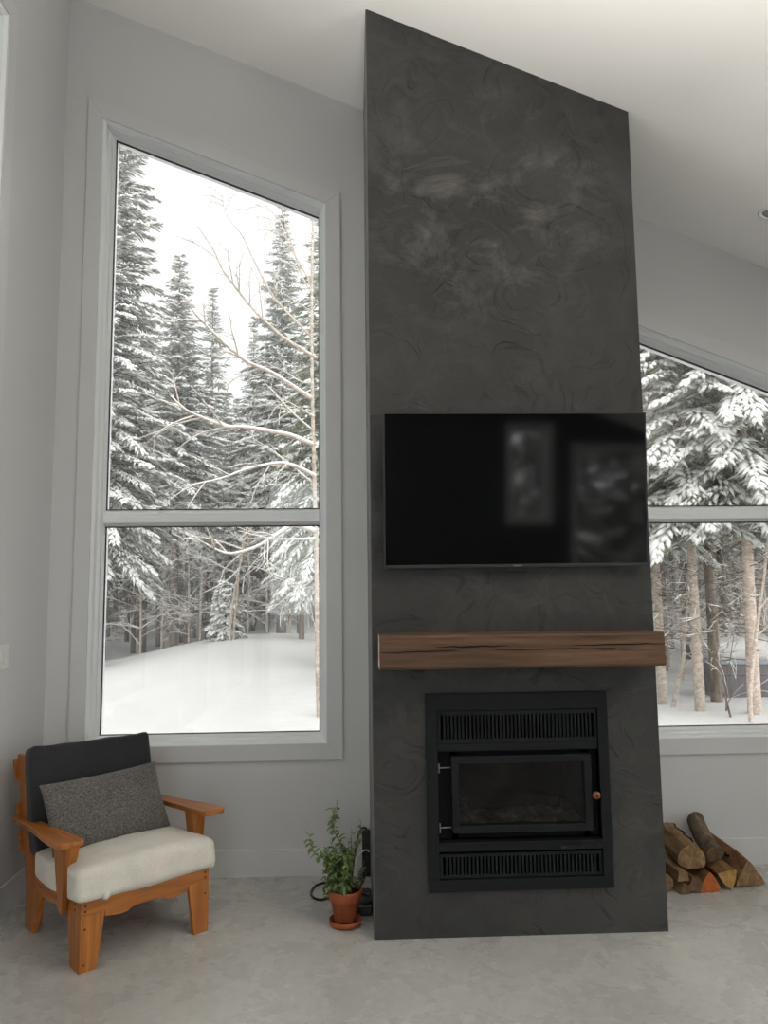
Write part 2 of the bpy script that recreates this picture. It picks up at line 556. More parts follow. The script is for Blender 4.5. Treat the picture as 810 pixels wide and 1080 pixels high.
def holed_wall(name, axis, a0, a1, lo, hi, top, holes, label, m='wall'):
    """upright wall along one axis with rectangular openings (lo, hi, z0, z1), sorted, not overlapping"""
    b = MB()
    def q(p0, p1, z0, zt0, zt1):
        b.prism([(p0, z0), (p1, z0), (p1, zt1), (p0, zt0)], a0, a1, axis)
    cur = lo
    for (h0, h1, z0, z1) in sorted(holes):
        q(cur, h0, 0, top(cur), top(h0))
        if z0 > 0.01: q(h0, h1, 0, z0, z0)
        q(h0, h1, z1, top(h0), top(h1))
        cur = h1
    q(cur, hi, 0, top(cur), top(hi))
    return structure(b.build(name, M[m]), label)


# openings (along y) of the left wall: the first one shows its edge at the photo's left border
LW = [(-1.45, 0.035, 0.708, 4.46), (-4.3, -2.3, 0.1, 4.46), (-7.4, -5.0, 0.1, 4.46)]
holed_wall('wall_left', 'x', XL - WT, XL, YR - WT, D, lambda y: zc(XL), LW, 'pale grey left wall')
RW = [(-3.6, -1.0, 0.08, 2.3), (-7.2, -4.4, 0.08, 2.3)]
holed_wall('wall_right', 'x', XR, XR + WT, YR - WT, D, lambda y: zc(XR), RW, 'pale grey right wall')
BW = [(-1.6, 0.1, 0.1, 3.6), (2.3, 2.85, 1.45, 2.8), (3.3, 4.55, 0.08, 2.5)]
holed_wall('wall_rear', 'y', YR - WT, YR, XL, XR, zc, BW, 'dark rear wall', 'dark_wall')


# ---- windows: frame profile, gasket, transom, panes
def ring(mb, outer, inner, y0, y1):
    """frame between two polygons with the same corner count, extruded in y"""
    n = len(outer)
    for i in range(n):
        j = (i + 1) % n
        v = []
        for yy in (y0, y1):
            for p in (outer[i], outer[j], inner[j], inner[i]):
                v.append((p[0], yy, p[1]))
        mb.add(v, [(0, 1, 2, 3), (7, 6, 5, 4), (0, 4, 5, 1), (1, 5, 6, 2), (2, 6, 7, 3), (3, 7, 4, 0)])


def loft(mb, poly, prof):
    """a closed moulding swept round the opening"""
    n = len(poly); k = len(prof)
    v = []
    for d, y in prof:
        v += [(p[0], y, p[1]) for p in inset(poly, d)]
    f = [(a * n + i, a * n + (i + 1) % n, ((a + 1) % k) * n + (i + 1) % n, ((a + 1) % k) * n + i) for a in range(k) for i in range(n)]
    mb.add(v, f)


def inset(poly, d):
    """inset a convex polygon by d"""
    n = len(poly)
    cx = sum(p[0] for p in poly) / n; cz = sum(p[1] for p in poly) / n
    lines = []
    for i in range(n):
        p, q = poly[i], poly[(i + 1) % n]
        ex, ez = q[0] - p[0], q[1] - p[1]
        l = math.hypot(ex, ez)
        nx, nz = -ez / l, ex / l
        if (cx - p[0]) * nx + (cz - p[1]) * nz < 0: nx, nz = -nx, -nz
        lines.append((nx, nz, nx * p[0] + nz * p[1] + d))
    out = []
    for i in range(n):
        a = lines[i - 1]; c = lines[i]
        det = a[0] * c[1] - a[1] * c[0]
        out.append(((a[2] * c[1] - a[1] * c[2]) / det, (a[0] * c[2] - a[2] * c[0]) / det))
    return out


def make_window(name, poly, label, zbar=None, xf=None):
    """poly in (along, z), room side facing -y at y=0; xf moves it to its wall"""
    root = empty(name); structure(root, label)
    f = MB()
    # moulded profile: (distance in from the opening's edge, depth from the room face)
    loft(f, poly, [(-0.002, 0.20), (-0.002, -0.005), (0.003, -0.006), (0.0145, 0.010), (0.0165, 0.050), (0.0185, 0.053), (0.0205, 0.054), (0.0295, 0.068),
                   (0.0315, 0.090), (0.033, 0.0915), (0.035, 0.093), (0.0445, 0.110), (0.0445, 0.135), (0.034, 0.15), (0.034, 0.20)])
    f.build('window_frame', M['pvc'], root, xf=xf)
    inn = inset(poly, 0.044)
    xs = [p[0] for p in inn]
    x0, x1 = min(xs), max(xs)
    halves = [inn]
    if zbar:
        t = MB()
        a, c = zbar
        t.prism([(0.118, a), (0.100, a + 0.008), (0.096, a + 0.010), (0.094, a + 0.014), (0.070, a + 0.018), (0.066, a + 0.020), (0.066, c - 0.020),
                 (0.070, c - 0.018), (0.094, c - 0.014), (0.096, c - 0.010), (0.100, c - 0.008), (0.118, c), (0.16, c), (0.16, a)], x0, x1, 'x')
        for k in range(3):
            zz = zbar[0] + 0.03 + k * (zbar[1] - zbar[0] - 0.06) / 2
            t.box(x0, x1, 0.063, 0.067, zz - 0.004, zz + 0.004)
        t.build('transom', M['pvc'], root, xf=xf)
        top = [p for p in inn if p[1] > zbar[1]]
        topz = {p[0]: p[1] for p in top}
        ks = sorted(topz)
        halves = [[(x0, inn_z(inn)), (x1, inn_z(inn)), (x1, zbar[0]), (x0, zbar[0])],
                  [(x0, zbar[1]), (x1, zbar[1]), (x1, topz[ks[-1]]), (x0, topz[ks[0]])]]
    for h in halves:
        g = MB()
        ring(g, inset(h, -0.001), inset(h, 0.0035), 0.110, 0.132)
        go = g.build('gasket', M['gasket'], root, xf=xf)
        p = MB(); p.prism(inset(h, 0.003), 0.118, 0.122, 'y')
        p.build('pane', M['glass'], root, xf=xf)
    return root


def inn_z(poly):
    return min(p[1] for p in poly)


def casing(name, poly, w, xf, label, t=0.014):
    c = MB()
    ring(c, inset(poly, -w), inset(poly, 0.0), -t, 0.0)
    return structure(c.build(name, M['trim'], bevel=0.002, xf=xf), label)


def opening(o):
    return [(o['x0'], o['z0']), (o['x1'], o['z0']), (o['x1'], o['zt'](o['x1'])), (o['x0'], o['zt'](o['x0']))]


XB = Matrix.Translation((0, D, 0))
make_window('window_1', opening(WA), 'tall window with a sloping head left of the chimney', (1.945, 2.045), XB)
casing('trim_1', opening(WA), 0.09, XB, 'flat casing around the tall window left of the chimney')
make_window('window_2', opening(WB), 'window with a sloping head right of the chimney', (1.945, 2.045), XB)
casing('trim_2', opening(WB), 0.09, XB, 'flat casing around the window right of the chimney')


def rect(h):
    return [(h[0], h[2]), (h[1], h[2]), (h[1], h[3]), (h[0], h[3])]


XLW = Matrix.Translation((XL, 0, 0)) @ Matrix.Rotation(R(90), 4, 'Z')     # local x -> +y, local y -> -x
XRW = Matrix.Translation((XR, 0, 0)) @ Matrix.Rotation(R(-90), 4, 'Z')    # local x -> -y, local y -> +x
XBW = Matrix.Translation((0, YR, 0)) @ Matrix.Rotation(R(180), 4, 'Z')
PORTALS = []
k = 3
for h in LW:
    make_window('window_%d' % k, rect(h), 'tall window in the left wall', (1.945, 2.045), XLW)
    casing('trim_%d' % k, rect(h), 0.09, XLW, 'flat casing of the left wall window'); k += 1
for h in RW:
    g = (-h[1], -h[0], h[2], h[3])
    make_window('window_%d' % k, rect(g), 'wide window in the right wall', None, XRW)
    casing('trim_%d' % k, rect(g), 0.09, XRW, 'flat casing of the right wall window'); k += 1
for h in BW:
    g = (-h[1], -h[0], h[2], h[3])
    make_window('window_%d' % k, rect(g), 'window in the rear wall', None, XBW)
    casing('trim_%d' % k, rect(g), 0.09, XBW, 'flat casing of the rear wall window'); k += 1


def portal(loc, rot, sx, sy):
    l = bpy.data.lights.new('window_portal', 'AREA')
    l.shape = 'RECTANGLE'; l.size = sx; l.size_y = sy
    l.cycles.is_portal = True
    o = bpy.data.objects.new('window_portal', l)
    o.location = loc; o.rotation_euler = rot
    C.objects.link(o)


for h in LW:
    portal((XL - 0.18, (h[0] + h[1]) / 2, (h[2] + h[3]) / 2), (0, R(-90), 0), h[3] - h[2], h[1] - h[0])
for h in RW:
    portal((XR + 0.18, (h[0] + h[1]) / 2, (h[2] + h[3]) / 2), (0, R(90), 0), h[3] - h[2], h[1] - h[0])
for h in BW:
    portal(((h[0] + h[1]) / 2, YR - 0.18, (h[2] + h[3]) / 2), (R(90), 0, 0), h[1] - h[0], h[3] - h[2])
portal((-0.911, D + 0.2, 2.5), (R(-90), 0, 0), 1.34, 3.7)
portal((2.26, D + 0.2, 1.9), (R(-90), 0, 0), 1.38, 2.5)

# ---- baseboards
HB, TB = 0.143, 0.015
b = MB(); b.box(XL, 0, D - TB, D, 0, HB); b.box(W, XR, D - TB, D, 0, HB)
structure(b.build('baseboard_back', M['trim'], bevel=0.002), 'flat baseboard along the window wall')
b = MB(); b.box(XL, XL + TB, -2.3, D - TB, 0, HB)
structure(b.build('baseboard_left', M['trim'], bevel=0.002), 'flat baseboard along the left wall')

# ---- chimney breast with an opening for the insert
OX0, OX1, OZ0, OZ1 = 0.272, 1.058, 0.228, 1.045
b = MB()
b.mi = 0
b.prism([(0, 0), (OX0, 0), (OX0, zc(OX0)), (0, zc(0))], 0, D, 'y')
b.prism([(OX1, 0), (W, 0), (W, zc(W)), (OX1, zc(OX1))], 0, D, 'y')
b.prism([(OX0, 0), (OX1, 0), (OX1, OZ0), (OX0, OZ0)], 0, D, 'y')
b.prism([(OX0, OZ1), (OX1, OZ1), (OX1, zc(OX1)), (OX0, zc(OX0))], 0, D, 'y')
ch = b.build('chimney_breast', M['plaster'])
tag(ch, 'tall charcoal trowelled plaster chimney breast rising to the sloping ceiling', 'chimney')
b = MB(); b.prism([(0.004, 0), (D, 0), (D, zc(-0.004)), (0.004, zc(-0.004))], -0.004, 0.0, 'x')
o = b.build('side_face', M['plaster_side_lit'], ch); o['label'] = 'left side toned lighter grey to imitate window light'
# ---- ceiling downlight
dl = empty('ceiling_downlight', (2.222, 0.335, zc(2.222)))
dl.rotation_euler = (0, math.atan(0.40547), 0)
tag(dl, 'small round white recessed downlight in the sloping ceiling right of the chimney', 'light')
b = MB(); b.lathe([(0.052, -0.001), (0.056, -0.006), (0.052, -0.010), (0.036, -0.006), (0.034, -0.001)], 32, cap0=False, cap1=False)
b.build('trim_ring', M['ceiling'], dl, smooth=True)
b = MB(); b.lathe([(0.034, -0.0035), (0.022, -0.002), (0.016, -0.0012)], 32, cap0=False, cap1=True)
b.build('lamp', M['silver_mark'], dl, smooth=True)
# ---- light switch plate on the left wall
sw = empty('light_switch', (XL, 0.272, 1.247))
tag(sw, 'white double rocker switch plate on the left wall', 'light switch')
b = MB(); b.box(0, 0.006, -0.073, 0.073, -0.062, 0.062)
b.build('plate', M['white_plastic'], sw, bevel=0.003)
for yy in (-0.026, 0.026):
    b = MB(); b.prism([(0.005, -0.034), (0.012, -0.034), (0.008, 0.0), (0.007, 0.034), (0.005, 0.034)], yy - 0.017, yy + 0.017, 'y')
    b.build('rocker', M['white_plastic'], sw, bevel=0.001)
# ------------------------------------------------------------------ fireplace insert
ins = empty('fireplace_insert', (0.665, 0, 0.0))
tag(ins, 'black steel wood-burning fireplace insert with louvred grilles set in the chimney', 'fireplace')
IX = 0.665


def ins_box(mb, x0, x1, y0, y1, z0, z1):
    mb.box(x0 - IX, x1 - IX, y0, y1, z0, z1)


# faceplate ring
b = MB()
ox0, ox1, oz0, oz1 = 0.243, 1.087, 0.200, 1.073
ix0, ix1, iz0, iz1 = 0.294, 1.040, 0.252, 0.996
ins_box(b, ox0, ox1, -0.016, 0.0, iz1, oz1)
ins_box(b, ox0, ox1, -0.016, 0.0, oz0, iz0)
ins_box(b, ox0, ix0, -0.016, 0.0, iz0, iz1)
ins_box(b, ix1, ox1, -0.016, 0.0, iz0, iz1)
b.build('faceplate', M['black_metal'], ins, bevel=0.002)
# casing box inside the chimney
b = MB()
c0, c1, cz0, cz1, cd = 0.276, 1.054, 0.232, 1.041, 0.46
ins_box(b, c0, c0 + 0.004, 0.0, cd, cz0, cz1)
ins_box(b, c1 - 0.004, c1, 0.0, cd, cz0, cz1)
ins_box(b, c0, c1, 0.0, cd, cz0, cz0 + 0.004)
ins_box(b, c0, c1, 0.0, cd, cz1 - 0.004, cz1)
ins_box(b, c0, c1, cd - 0.004, cd, cz0, cz1)
b.build('casing', M['black_inner'], ins)


def grille(z0, z1, name, y=-0.008):
    """flat panel whose upright bars leave dark slots between them"""
    b = MB()
    x0, x1 = 0.297, 1.037
    sx0, sx1 = 0.310, 1.024
    m_ = (z1 - z0) * 0.13
    ins_box(b, x0, x1, y, y + 0.010, z1 - m_, z1)
    ins_box(b, x0, x1, y, y + 0.010, z0, z0 + m_)
    ins_box(b, x0, sx0, y, y + 0.010, z0 + m_, z1 - m_)
    ins_box(b, sx1, x1, y, y + 0.010, z0 + m_, z1 - m_)
    n = 41
    p = (sx1 - sx0) / n
    for i in range(1, n):
        xx = sx0 + i * p
        ins_box(b, xx - p * 0.27, xx + p * 0.27, y + 0.001, y + 0.009, z0 + m_, z1 - m_)
    g = b.build(name, M['black_metal'], ins)
    return g


g = grille(0.848, 0.993, 'louvre_panel')
b = MB(); ins_box(b, 0.296, 1.038, -0.006, 0.006, 0.812, 0.846)
b.build('cross_panel', M['black_metal'], ins, bevel=0.002)
g2 = grille(0.256, 0.362, 'louvre_panel')
# firebox front around the door
b = MB()
fx0, fx1, fz0, fz1 = 0.296, 1.038, 0.420, 0.810
dx0, dx1, dz0, dz1 = 0.357, 1.002, 0.450, 0.790
ins_box(b, fx0, dx0 + 0.03, 0.030, 0.036, fz0, fz1)
ins_box(b, dx1 - 0.03, fx1, 0.030, 0.036, fz0, fz1)
ins_box(b, dx0, dx1, 0.030, 0.036, fz0, dz0 + 0.03)
ins_box(b, dx0, dx1, 0.030, 0.036, dz1 - 0.03, fz1)
b.build('firebox_front', M['black_inner'], ins)
# firebox walls, floor
b = MB()
ins_box(b, 0.375, 0.381, 0.036, 0.40, 0.45, 0.80)
ins_box(b, 0.979, 0.985, 0.036, 0.40, 0.45, 0.80)
ins_box(b, 0.375, 0.985, 0.40, 0.406, 0.45, 0.80)
ins_box(b, 0.375, 0.985, 0.036, 0.40, 0.795, 0.80)
ins_box(b, 0.375, 0.985, 0.036, 0.40, 0.45, 0.462)
b.build('firebox', plain('sooty_firebrick', (0.05, 0.046, 0.042), 0.9, 0.1, var=0.5, vscale=14), ins)
# ashes and burnt wood on the firebox floor
rng = random.Random(4)
b = MB()
nx, ny = 36, 16
vs, fs = [], []
for i in range(nx + 1):
    for j in range(ny + 1):
        x = 0.383 - IX + 0.594 * i / nx; y = 0.04 + 0.358 * j / ny
        z = 0.465 + 0.03 * (0.3 + 0.7 * j / ny) + 0.028 * noise.noise(Vector((x * 9, y * 9, 3))) + 0.016 * noise.noise(Vector((x * 40, y * 40, 1)))
        vs.append((x, y, max(z, 0.463)))
for i in range(nx):
    for j in range(ny):
        a = i * (ny + 1) + j
        fs.append((a, a + ny + 1, a + ny + 2, a + 1))
b.add(vs, fs)
b.build('ash_bed', plain('grey_ash', (0.34, 0.33, 0.31), 0.95, 0.1, var=0.6, vscale=30), ins, smooth=True)
for (xa, ya, xb, yb, r, z) in ((-0.2, 0.2, 0.12, 0.27, 0.04, 0.53), (-0.05, 0.32, 0.24, 0.2, 0.035, 0.535)):
    b = MB()
    pts = [(xa + (xb - xa) * t / 6, ya + (yb - ya) * t / 6, z + 0.006 * math.sin(t * 2)) for t in range(7)]
    b.tube(pts, [r * (0.85 + 0.25 * rng.random()) for _ in range(7)], 9)
    b.build('charred_log', plain('charred_wood', (0.03, 0.027, 0.025), 0.95, 0.1, var=0.6, vscale=40, bmp=0.6), ins)
# door with raised frame, glass, hinges, knob
door = MB()
fr = 0.033
ins_box(door, dx0, dx1, -0.012, 0.028, dz1 - fr, dz1)
ins_box(door, dx0, dx1, -0.012, 0.028, dz0, dz0 + fr)
ins_box(door, dx0, dx0 + fr, -0.012, 0.028, dz0 + fr, dz1 - fr)
ins_box(door, dx1 - fr, dx1, -0.012, 0.028, dz0 + fr, dz1 - fr)
do = door.build('door', M['black_metal'], ins, bevel=0.003)
b = MB(); ins_box(b, dx0 + fr - 0.004, dx1 - fr + 0.004, 0.004, 0.009, dz0 + fr - 0.004, dz1 - fr + 0.004)
b.build('door_glass', M['fire_glass'], do)
for zz in (0.735, 0.470):
    b = MB(); b.tube([(0.302 - IX, 0.016, zz - 0.022), (0.302 - IX, 0.016, zz - 0.004), (0.302 - IX, 0.016, zz + 0.020)], [0.0042, 0.003, 0.0042], 10)
    b.tube([(0.302 - IX, 0.016, zz), (0.3555 - IX, 0.022, zz)], 0.003, 8)
    h = b.build('hinge', M['steel'], do, bevel=0.001); h['label'] = 'bare steel hinge'
# wooden knob on a latch
b = MB()
prof = [(0.006, 0.0), (0.007, 0.012), (0.013, 0.017), (0.018, 0.026), (0.018, 0.033), (0.013, 0.041), (0.004, 0.044)]
b.lathe(prof, 20)
kx = Matrix.Translation((1.016 - IX, 0.0, 0.610)) @ Matrix.Rotation(R(90), 4, 'X')
k_ = b.build('knob', M['knob_wood'], do, smooth=True, xf=kx); k_['label'] = 'small reddish wooden knob'
b = MB(); b.lathe([(0.005, 0.044), (0.0048, 0.0462), (0.002, 0.047)], 12)
b.build('knob_screw', M['black_metal'], do, smooth=True, xf=kx)
# ash ledge under the door, with the draught slider
b = MB()
ins_box(b, 0.290, 1.040, -0.020, 0.03, 0.374, 0.410)
ins_box(b, 0.290, 1.040, -0.026, 0.03, 0.408, 0.415)
lg = b.build('ash_ledge', M['black_metal'], ins, bevel=0.003)
b = MB(); ins_box(b, 0.86, 0.94, -0.028, -0.018, 0.386, 0.393); ins_box(b, 0.845, 0.862, -0.036, -0.018, 0.382, 0.397)
b.build('draught_slider', M['black_plastic'], lg, bevel=0.002)
for q in (0.305, 1.024):
    b = MB(); b.tube([(q - IX, -0.0225, 0.392), (q - IX, -0.019, 0.392)], 0.004, 10)
    b.build('screw_head', M['grey_plastic'], lg)

# ------------------------------------------------------------------ mantel beam
mant = empty('mantel_shelf', (0.663, 0, 1.2))
tag(mant, 'thick rough-sawn brown wooden beam mantel between the television and the fireplace', 'mantel')
mx0, mx1, mz0, mz1, my0 = 0.027 - 0.663, 1.299 - 0.663, 1.201 - 1.2, 1.353 - 1.2, -0.2
nx, nz, ny = 90, 12, 10


def beam():
    vs, fs, mi = [], [], []
    idx = {}
    ring_ = []
    # cross-section loop points (y, z)
    loop = []
    for j in range(nz): loop.append((my0, mz0 + (mz1 - mz0) * j / nz))
    for j in range(ny): loop.append((my0 + (0 - my0) * j / ny, mz1))
    for j in range(nz): loop.append((0.0, mz1 - (mz1 - mz0) * j / nz))
    for j in range(ny): loop.append((0 - (0 - my0) * j / ny, mz0))
    L = len(loop)
    for i in range(nx + 1):
        x = mx0 + (mx1 - mx0) * i / nx
        for k_i, (y, z) in enumerate(loop):
            yy, zz, xx = y, z, x
            w1 = noise.noise(Vector((x * 3.1, y * 8, z * 9)))
            w2 = noise.noise(Vector((x * 9, y * 30, z * 60 + 5)))
            top = (z >= mz1 - 1e-6); bot = (z <= mz0 + 1e-6)
            if y < -1e-4:
                if top: zz += 0.004 * noise.noise(Vector((x * 3.3, y * 7, 2.2))) - 0.002
                if bot: zz += 0.003 * noise.noise(Vector((x * 2.7, y * 7, 8.2)))
                if y <= my0 + 1e-6:
                    yy += 0.004 * w1 + 0.0025 * w2
                    # round the arrises
                    if top or bot: yy += 0.006; zz += -0.003 if top else 0.003
            vs.append((xx + (0.002 * w2 if i in (0, nx) else 0), yy, zz))
    for i in range(nx):
        for k_i in range(L):
            a, c = i * L + k_i, i * L + (k_i + 1) % L
            fs.append((a, c, c + L, a + L))
    fs.append(tuple(range(L))); fs.append(tuple(nx * L + k_i for k_i in range(L - 1, -1, -1)))
    return vs, fs


b = MB(); vs, fs = beam(); b.add(vs, fs)
b.m[-2] = 1
b.build('beam', [M['mantel'], M['mantel_end_lit']], mant)
# splits that run along the front face
def split(pts, name='split'):
    b = MB()
    n = len(pts)
    v = []
    for i, (x, z, w) in enumerate(pts):
        yf = my0 - 0.0012 + 0.004 * noise.noise(Vector((x * 3.1, my0 * 8, z * 9))) + 0.0025 * noise.noise(Vector((x * 9, my0 * 30, z * 60 + 5)))
        v += [(x, yf - 0.001, z - w / 2), (x, yf - 0.001, z + w / 2), (x, yf + 0.012, z - w / 2), (x, yf + 0.012, z + w / 2)]
    f = []
    for i in range(n - 1):
        a = i * 4
        f += [(a, a + 4, a + 5, a + 1), (a + 2, a + 3, a + 7, a + 6), (a, a + 2, a + 6, a + 4), (a + 1, a + 5, a + 7, a + 3)]
    b.add(v, f)
    b.build(name, M['crack'], mant)


def path(x0, z0, x1, z1, w, n=22, seed=0, amp=0.003):
    out = []
    for i in range(n + 1):
        t = i / n
        taper = math.sin(math.pi * min(1, max(0, t * 0.96 + 0.02))) ** 0.5
        out.append((x0 + (x1 - x0) * t, z0 + (z1 - z0) * t + amp * noise.noise(Vector((t * 7, seed, 0))), max(0.0006, w * taper)))
    return out


split(path(mx0 + 0.001, 0.076, mx0 + 0.34, 0.082, 0.0032, seed=1))
split(path(mx0 + 0.25, 0.098, mx0 + 0.57, 0.100, 0.0055, seed=2, amp=0.006))
split(path(mx0 + 0.51, 0.083, mx0 + 1.05, 0.083, 0.0042, seed=3))
split(path(mx0 + 0.86, 0.098, mx1 - 0.001, 0.100, 0.0048, seed=4))
split(path(mx0 + 0.93, 0.080, mx0 + 1.12, 0.075, 0.002, seed=5))

# ------------------------------------------------------------------ television
tv = empty('television', (0.679, -0.052, 1.652))
tv.rotation_euler = (R(4.4), 0, 0)
tag(tv, 'large flat black television mounted on the chimney above the mantel', 'television')
TWd, THt = 0.621, 0.724
b = MB()
b.box(-TWd, TWd, 0.0, 0.022, 0, THt)
b.box(-0.40, 0.40, 0.022, 0.046, 0.05, 0.40)
b.build('housing', M['black_plastic'], tv, bevel=0.002)
b = MB()
ring(b, [(-TWd, 0), (TWd, 0), (TWd, THt), (-TWd, THt)], [(-TWd + 0.007, 0.014), (TWd - 0.007, 0.014), (TWd - 0.007, THt - 0.007), (-TWd + 0.007, THt - 0.007)], -0.004, 0.002)
bz = b.build('bezel', M['grey_plastic'], tv, bevel=0.001)
b = MB(); b.box(-TWd + 0.006, TWd - 0.006, -0.0015, 0.0005, 0.013, THt - 0.006)
b.build('screen', M['screen'], tv)
# maker's wordmark under the screen, too small to read: seven little letter shapes
b = MB()
gl = {'S': [(0, 0, 1, .2), (0, .4, 1, .6), (0, .8, 1, 1), (0, .5, .22, 1), (.78, 0, 1, .5)],
      'A': [(0, 0, .22, 1), (.78, 0, 1, 1), (0, .8, 1, 1), (0, .35, 1, .52)],
      'M': [(0, 0, .2, 1), (.8, 0, 1, 1), (.4, .3, .6, 1), (0, .8, 1, 1)],
      'U': [(0, 0, .22, 1), (.78, 0, 1, 1), (0, 0, 1, .2)],
      'N': [(0, 0, .22, 1), (.78, 0, 1, 1), (0, .78, 1, 1)],
      'G': [(0, 0, 1, .2), (0, .8, 1, 1), (0, 0, .22, 1), (.78, 0, 1, .5), (.5, .4, 1, .55)]}
lw, lh, gap = 0.0042, 0.0060, 0.0016
xx = -(7 * lw + 6 * gap) / 2
for chh in 'SAMSUNG':
    for (a0, c0_, a1, c1_) in gl[chh]:
        b.box(xx + a0 * lw, xx + a1 * lw, -0.0052, -0.0038, 0.004 + c0_ * lh, 0.004 + c1_ * lh)
    xx += lw + gap
b.build('wordmark', M['silver_mark'], bz)
b = MB(); b.box(-0.052, 0.052, 0.0, 0.018, -0.022, 0.0); b.box(-0.05, 0.05, 0.004, 0.016, -0.026, -0.02)
b.build('sensor_box', M['black_plastic'], tv, bevel=0.002)
b = MB(); b.box(-0.22, 0.22, 0.024, 0.050, 0.10, 0.62)
b.build('wall_bracket', M['black_metal'], tv)
# ------------------------------------------------------------------ armchair (local: x along the front, y to the back)
chair = empty('armchair', (-1.217, -0.241, 0.0), R(41))
tag(chair, 'low orange-brown wooden armchair with splayed board legs by the tall window', 'armchair')
T = 0.022


def bd(name, poly, a0, a1, axis, m, parent=None, bevel=0.003):
    b = MB(); b.prism(poly, a0, a1, axis)
    return b.build(name, m, parent or chair, bevel=bevel)


def corner_leg(x0, sx, y0, sy, zt_f, zt_s, wf=(0.105, 0.075), ws=(0.14, 0.098), ):
    """two tapered boards meeting at a right angle; x0,y0 outer corner"""
    b = MB()
    b.mi = 0
    b.prism([(x0, 0), (x0 + sx * wf[1], 0), (x0 + sx * wf[0], zt_f), (x0, zt_f)], y0, y0 + sy * T, 'y')
    b.prism([(y0 + sy * T, 0), (y0 + sy * ws[1], 0), (y0 + sy * ws[0], zt_s), (y0 + sy * T, zt_f)], x0, x0 + sx * T, 'x')
    return b.build('leg', M['wood_w'], chair, bevel=0.003)


CW, CDp = 0.598, 0.64
corner_leg(0, 1, 0, 1, 0.222, 0.214)
corner_leg(CW, -1, 0, 1, 0.222, 0.214)
corner_leg(0, 1, CDp, -1, 0.174, 0.190, (0.09, 0.07), (0.20, 0.10))
corner_leg(CW, -1, CDp, -1, 0.174, 0.190, (0.09, 0.07), (0.20, 0.10))
# front apron with its scalloped lower edge
pts = [(0, 0.222), (0.105, 0.222), (0.105, 0.2), (0.17, 0.19), (0.205, 0.192), (0.225, 0.204), (0.25, 0.208), (0.34, 0.208), (0.37, 0.204), (0.39, 0.192), (0.43, 0.19), (0.493, 0.2), (0.493, 0.222), (CW, 0.222), (CW, 0.286), (0, 0.286)]
bd('apron', pts, 0.0, T, 'y', M['wood_u'])
# side rails falling to the back
for x0 in (0.0, CW - T):
    rl = bd('side_rail', [(T, 0.222), (CDp, 0.172), (CDp, 0.245), (T, 0.286)], x0, x0 + T, 'x', M['wood_v'])
    xo = x0 - 0.0012 if x0 == 0 else x0 + T - 0.001
    for (yy, zz) in ((0.06, 0.262), (0.06, 0.238), (0.2, 0.245), (0.235, 0.232), (0.265, 0.237), (0.46, 0.225), (0.52, 0.212), (0.575, 0.213), (0.60, 0.228)):
        b = MB(); b.tube([(xo, yy, zz), (xo + 0.0022, yy, zz)], 0.005, 10)
        b.build('plug', M['peg'], rl)
for (xx, zz) in ((0.02, 0.262), (0.02, 0.24), (0.02, 0.17), (0.02, 0.03), (CW - 0.02, 0.262), (CW - 0.02, 0.24), (CW - 0.02, 0.17)):
    b = MB(); b.tube([(xx, -0.0012, zz), (xx, 0.001, zz)], 0.005, 10)
    b.build('plug', M['peg'], chair)
# rear rail and seat boards
bd('rear_rail', [(0.0, 0.172), (CW, 0.172), (CW, 0.24), (0.0, 0.24)], CDp - T, CDp, 'y', M['wood_u'])
b = MB(); b.prism([(T, 0.262), (CDp - T, 0.222), (CDp - T, 0.236), (T, 0.276)], T, CW - T, 'x')
b.build('seat_board', M['wood_u'], chair)
# leaning back posts (boards seen edge-on from the front)
post = [(0.535, 0.20), (0.64, 0.20), (0.655, 0.24), (0.742, 0.50), (0.826, 0.755), (0.812, 0.768), (0.730, 0.768), (0.715, 0.755), (0.640, 0.50), (0.575, 0.33), (0.545, 0.27)]
for x0 in (-0.002, CW - T + 0.002):
    bd('back_post', post, x0, x0 + T, 'x', M['wood_w'])
# slats behind the posts
sl = (0.826 - 0.655) / (0.755 - 0.24)
for z0 in (0.33, 0.45, 0.645):
    y0 = 0.655 + (z0 - 0.24) * sl
    y1 = 0.655 + (z0 + 0.095 - 0.24) * sl
    bd('back_slat', [(y0, z0), (y0 + 0.021, z0 - 0.006), (y1 + 0.021, z0 + 0.09), (y1, z0 + 0.096)], -0.018, CW + 0.018, 'x', M['wood_u'])


# arms: broad boards narrowing towards the back, with a rounded front
def arm(side):
    b = MB()
    inner = 0.010 if side < 0 else CW - 0.028
    s = side
    def za(y): return 0.522 - 0.040 * (y / 0.72)
    outl = []
    w_front = 0.112
    fx = inner + s * w_front
    outl += [(inner, 0.03), (inner + s * 0.006, 0.0), (inner + s * 0.022, -0.016)]
    outl += [(fx - s * 0.03, -0.016), (fx - s * 0.010, -0.006), (fx, 0.014)]
    outl += [(fx, 0.10), (fx - s * 0.012, 0.22), (fx - s * 0.03, 0.36), (fx - s * 0.045, 0.52), (fx - s * 0.056, 0.70), (fx - s * 0.064, 0.735)]
    outl += [(inner + s * 0.022, 0.735), (inner + s * 0.022, 0.60), (inner, 0.58)]
    n = len(outl)
    v = [(x, y, za(y) + 0.012) for x, y in outl] + [(x, y, za(y) - 0.012) for x, y in outl]
    b.add(v, [tuple(range(n)), tuple(range(2 * n - 1, n - 1, -1))] + [(i, i + n, (i + 1) % n + n, (i + 1) % n) for i in range(n)])
    return b.build('arm', M['wood_v'], chair, bevel=0.004)


arm(-1); arm(1)
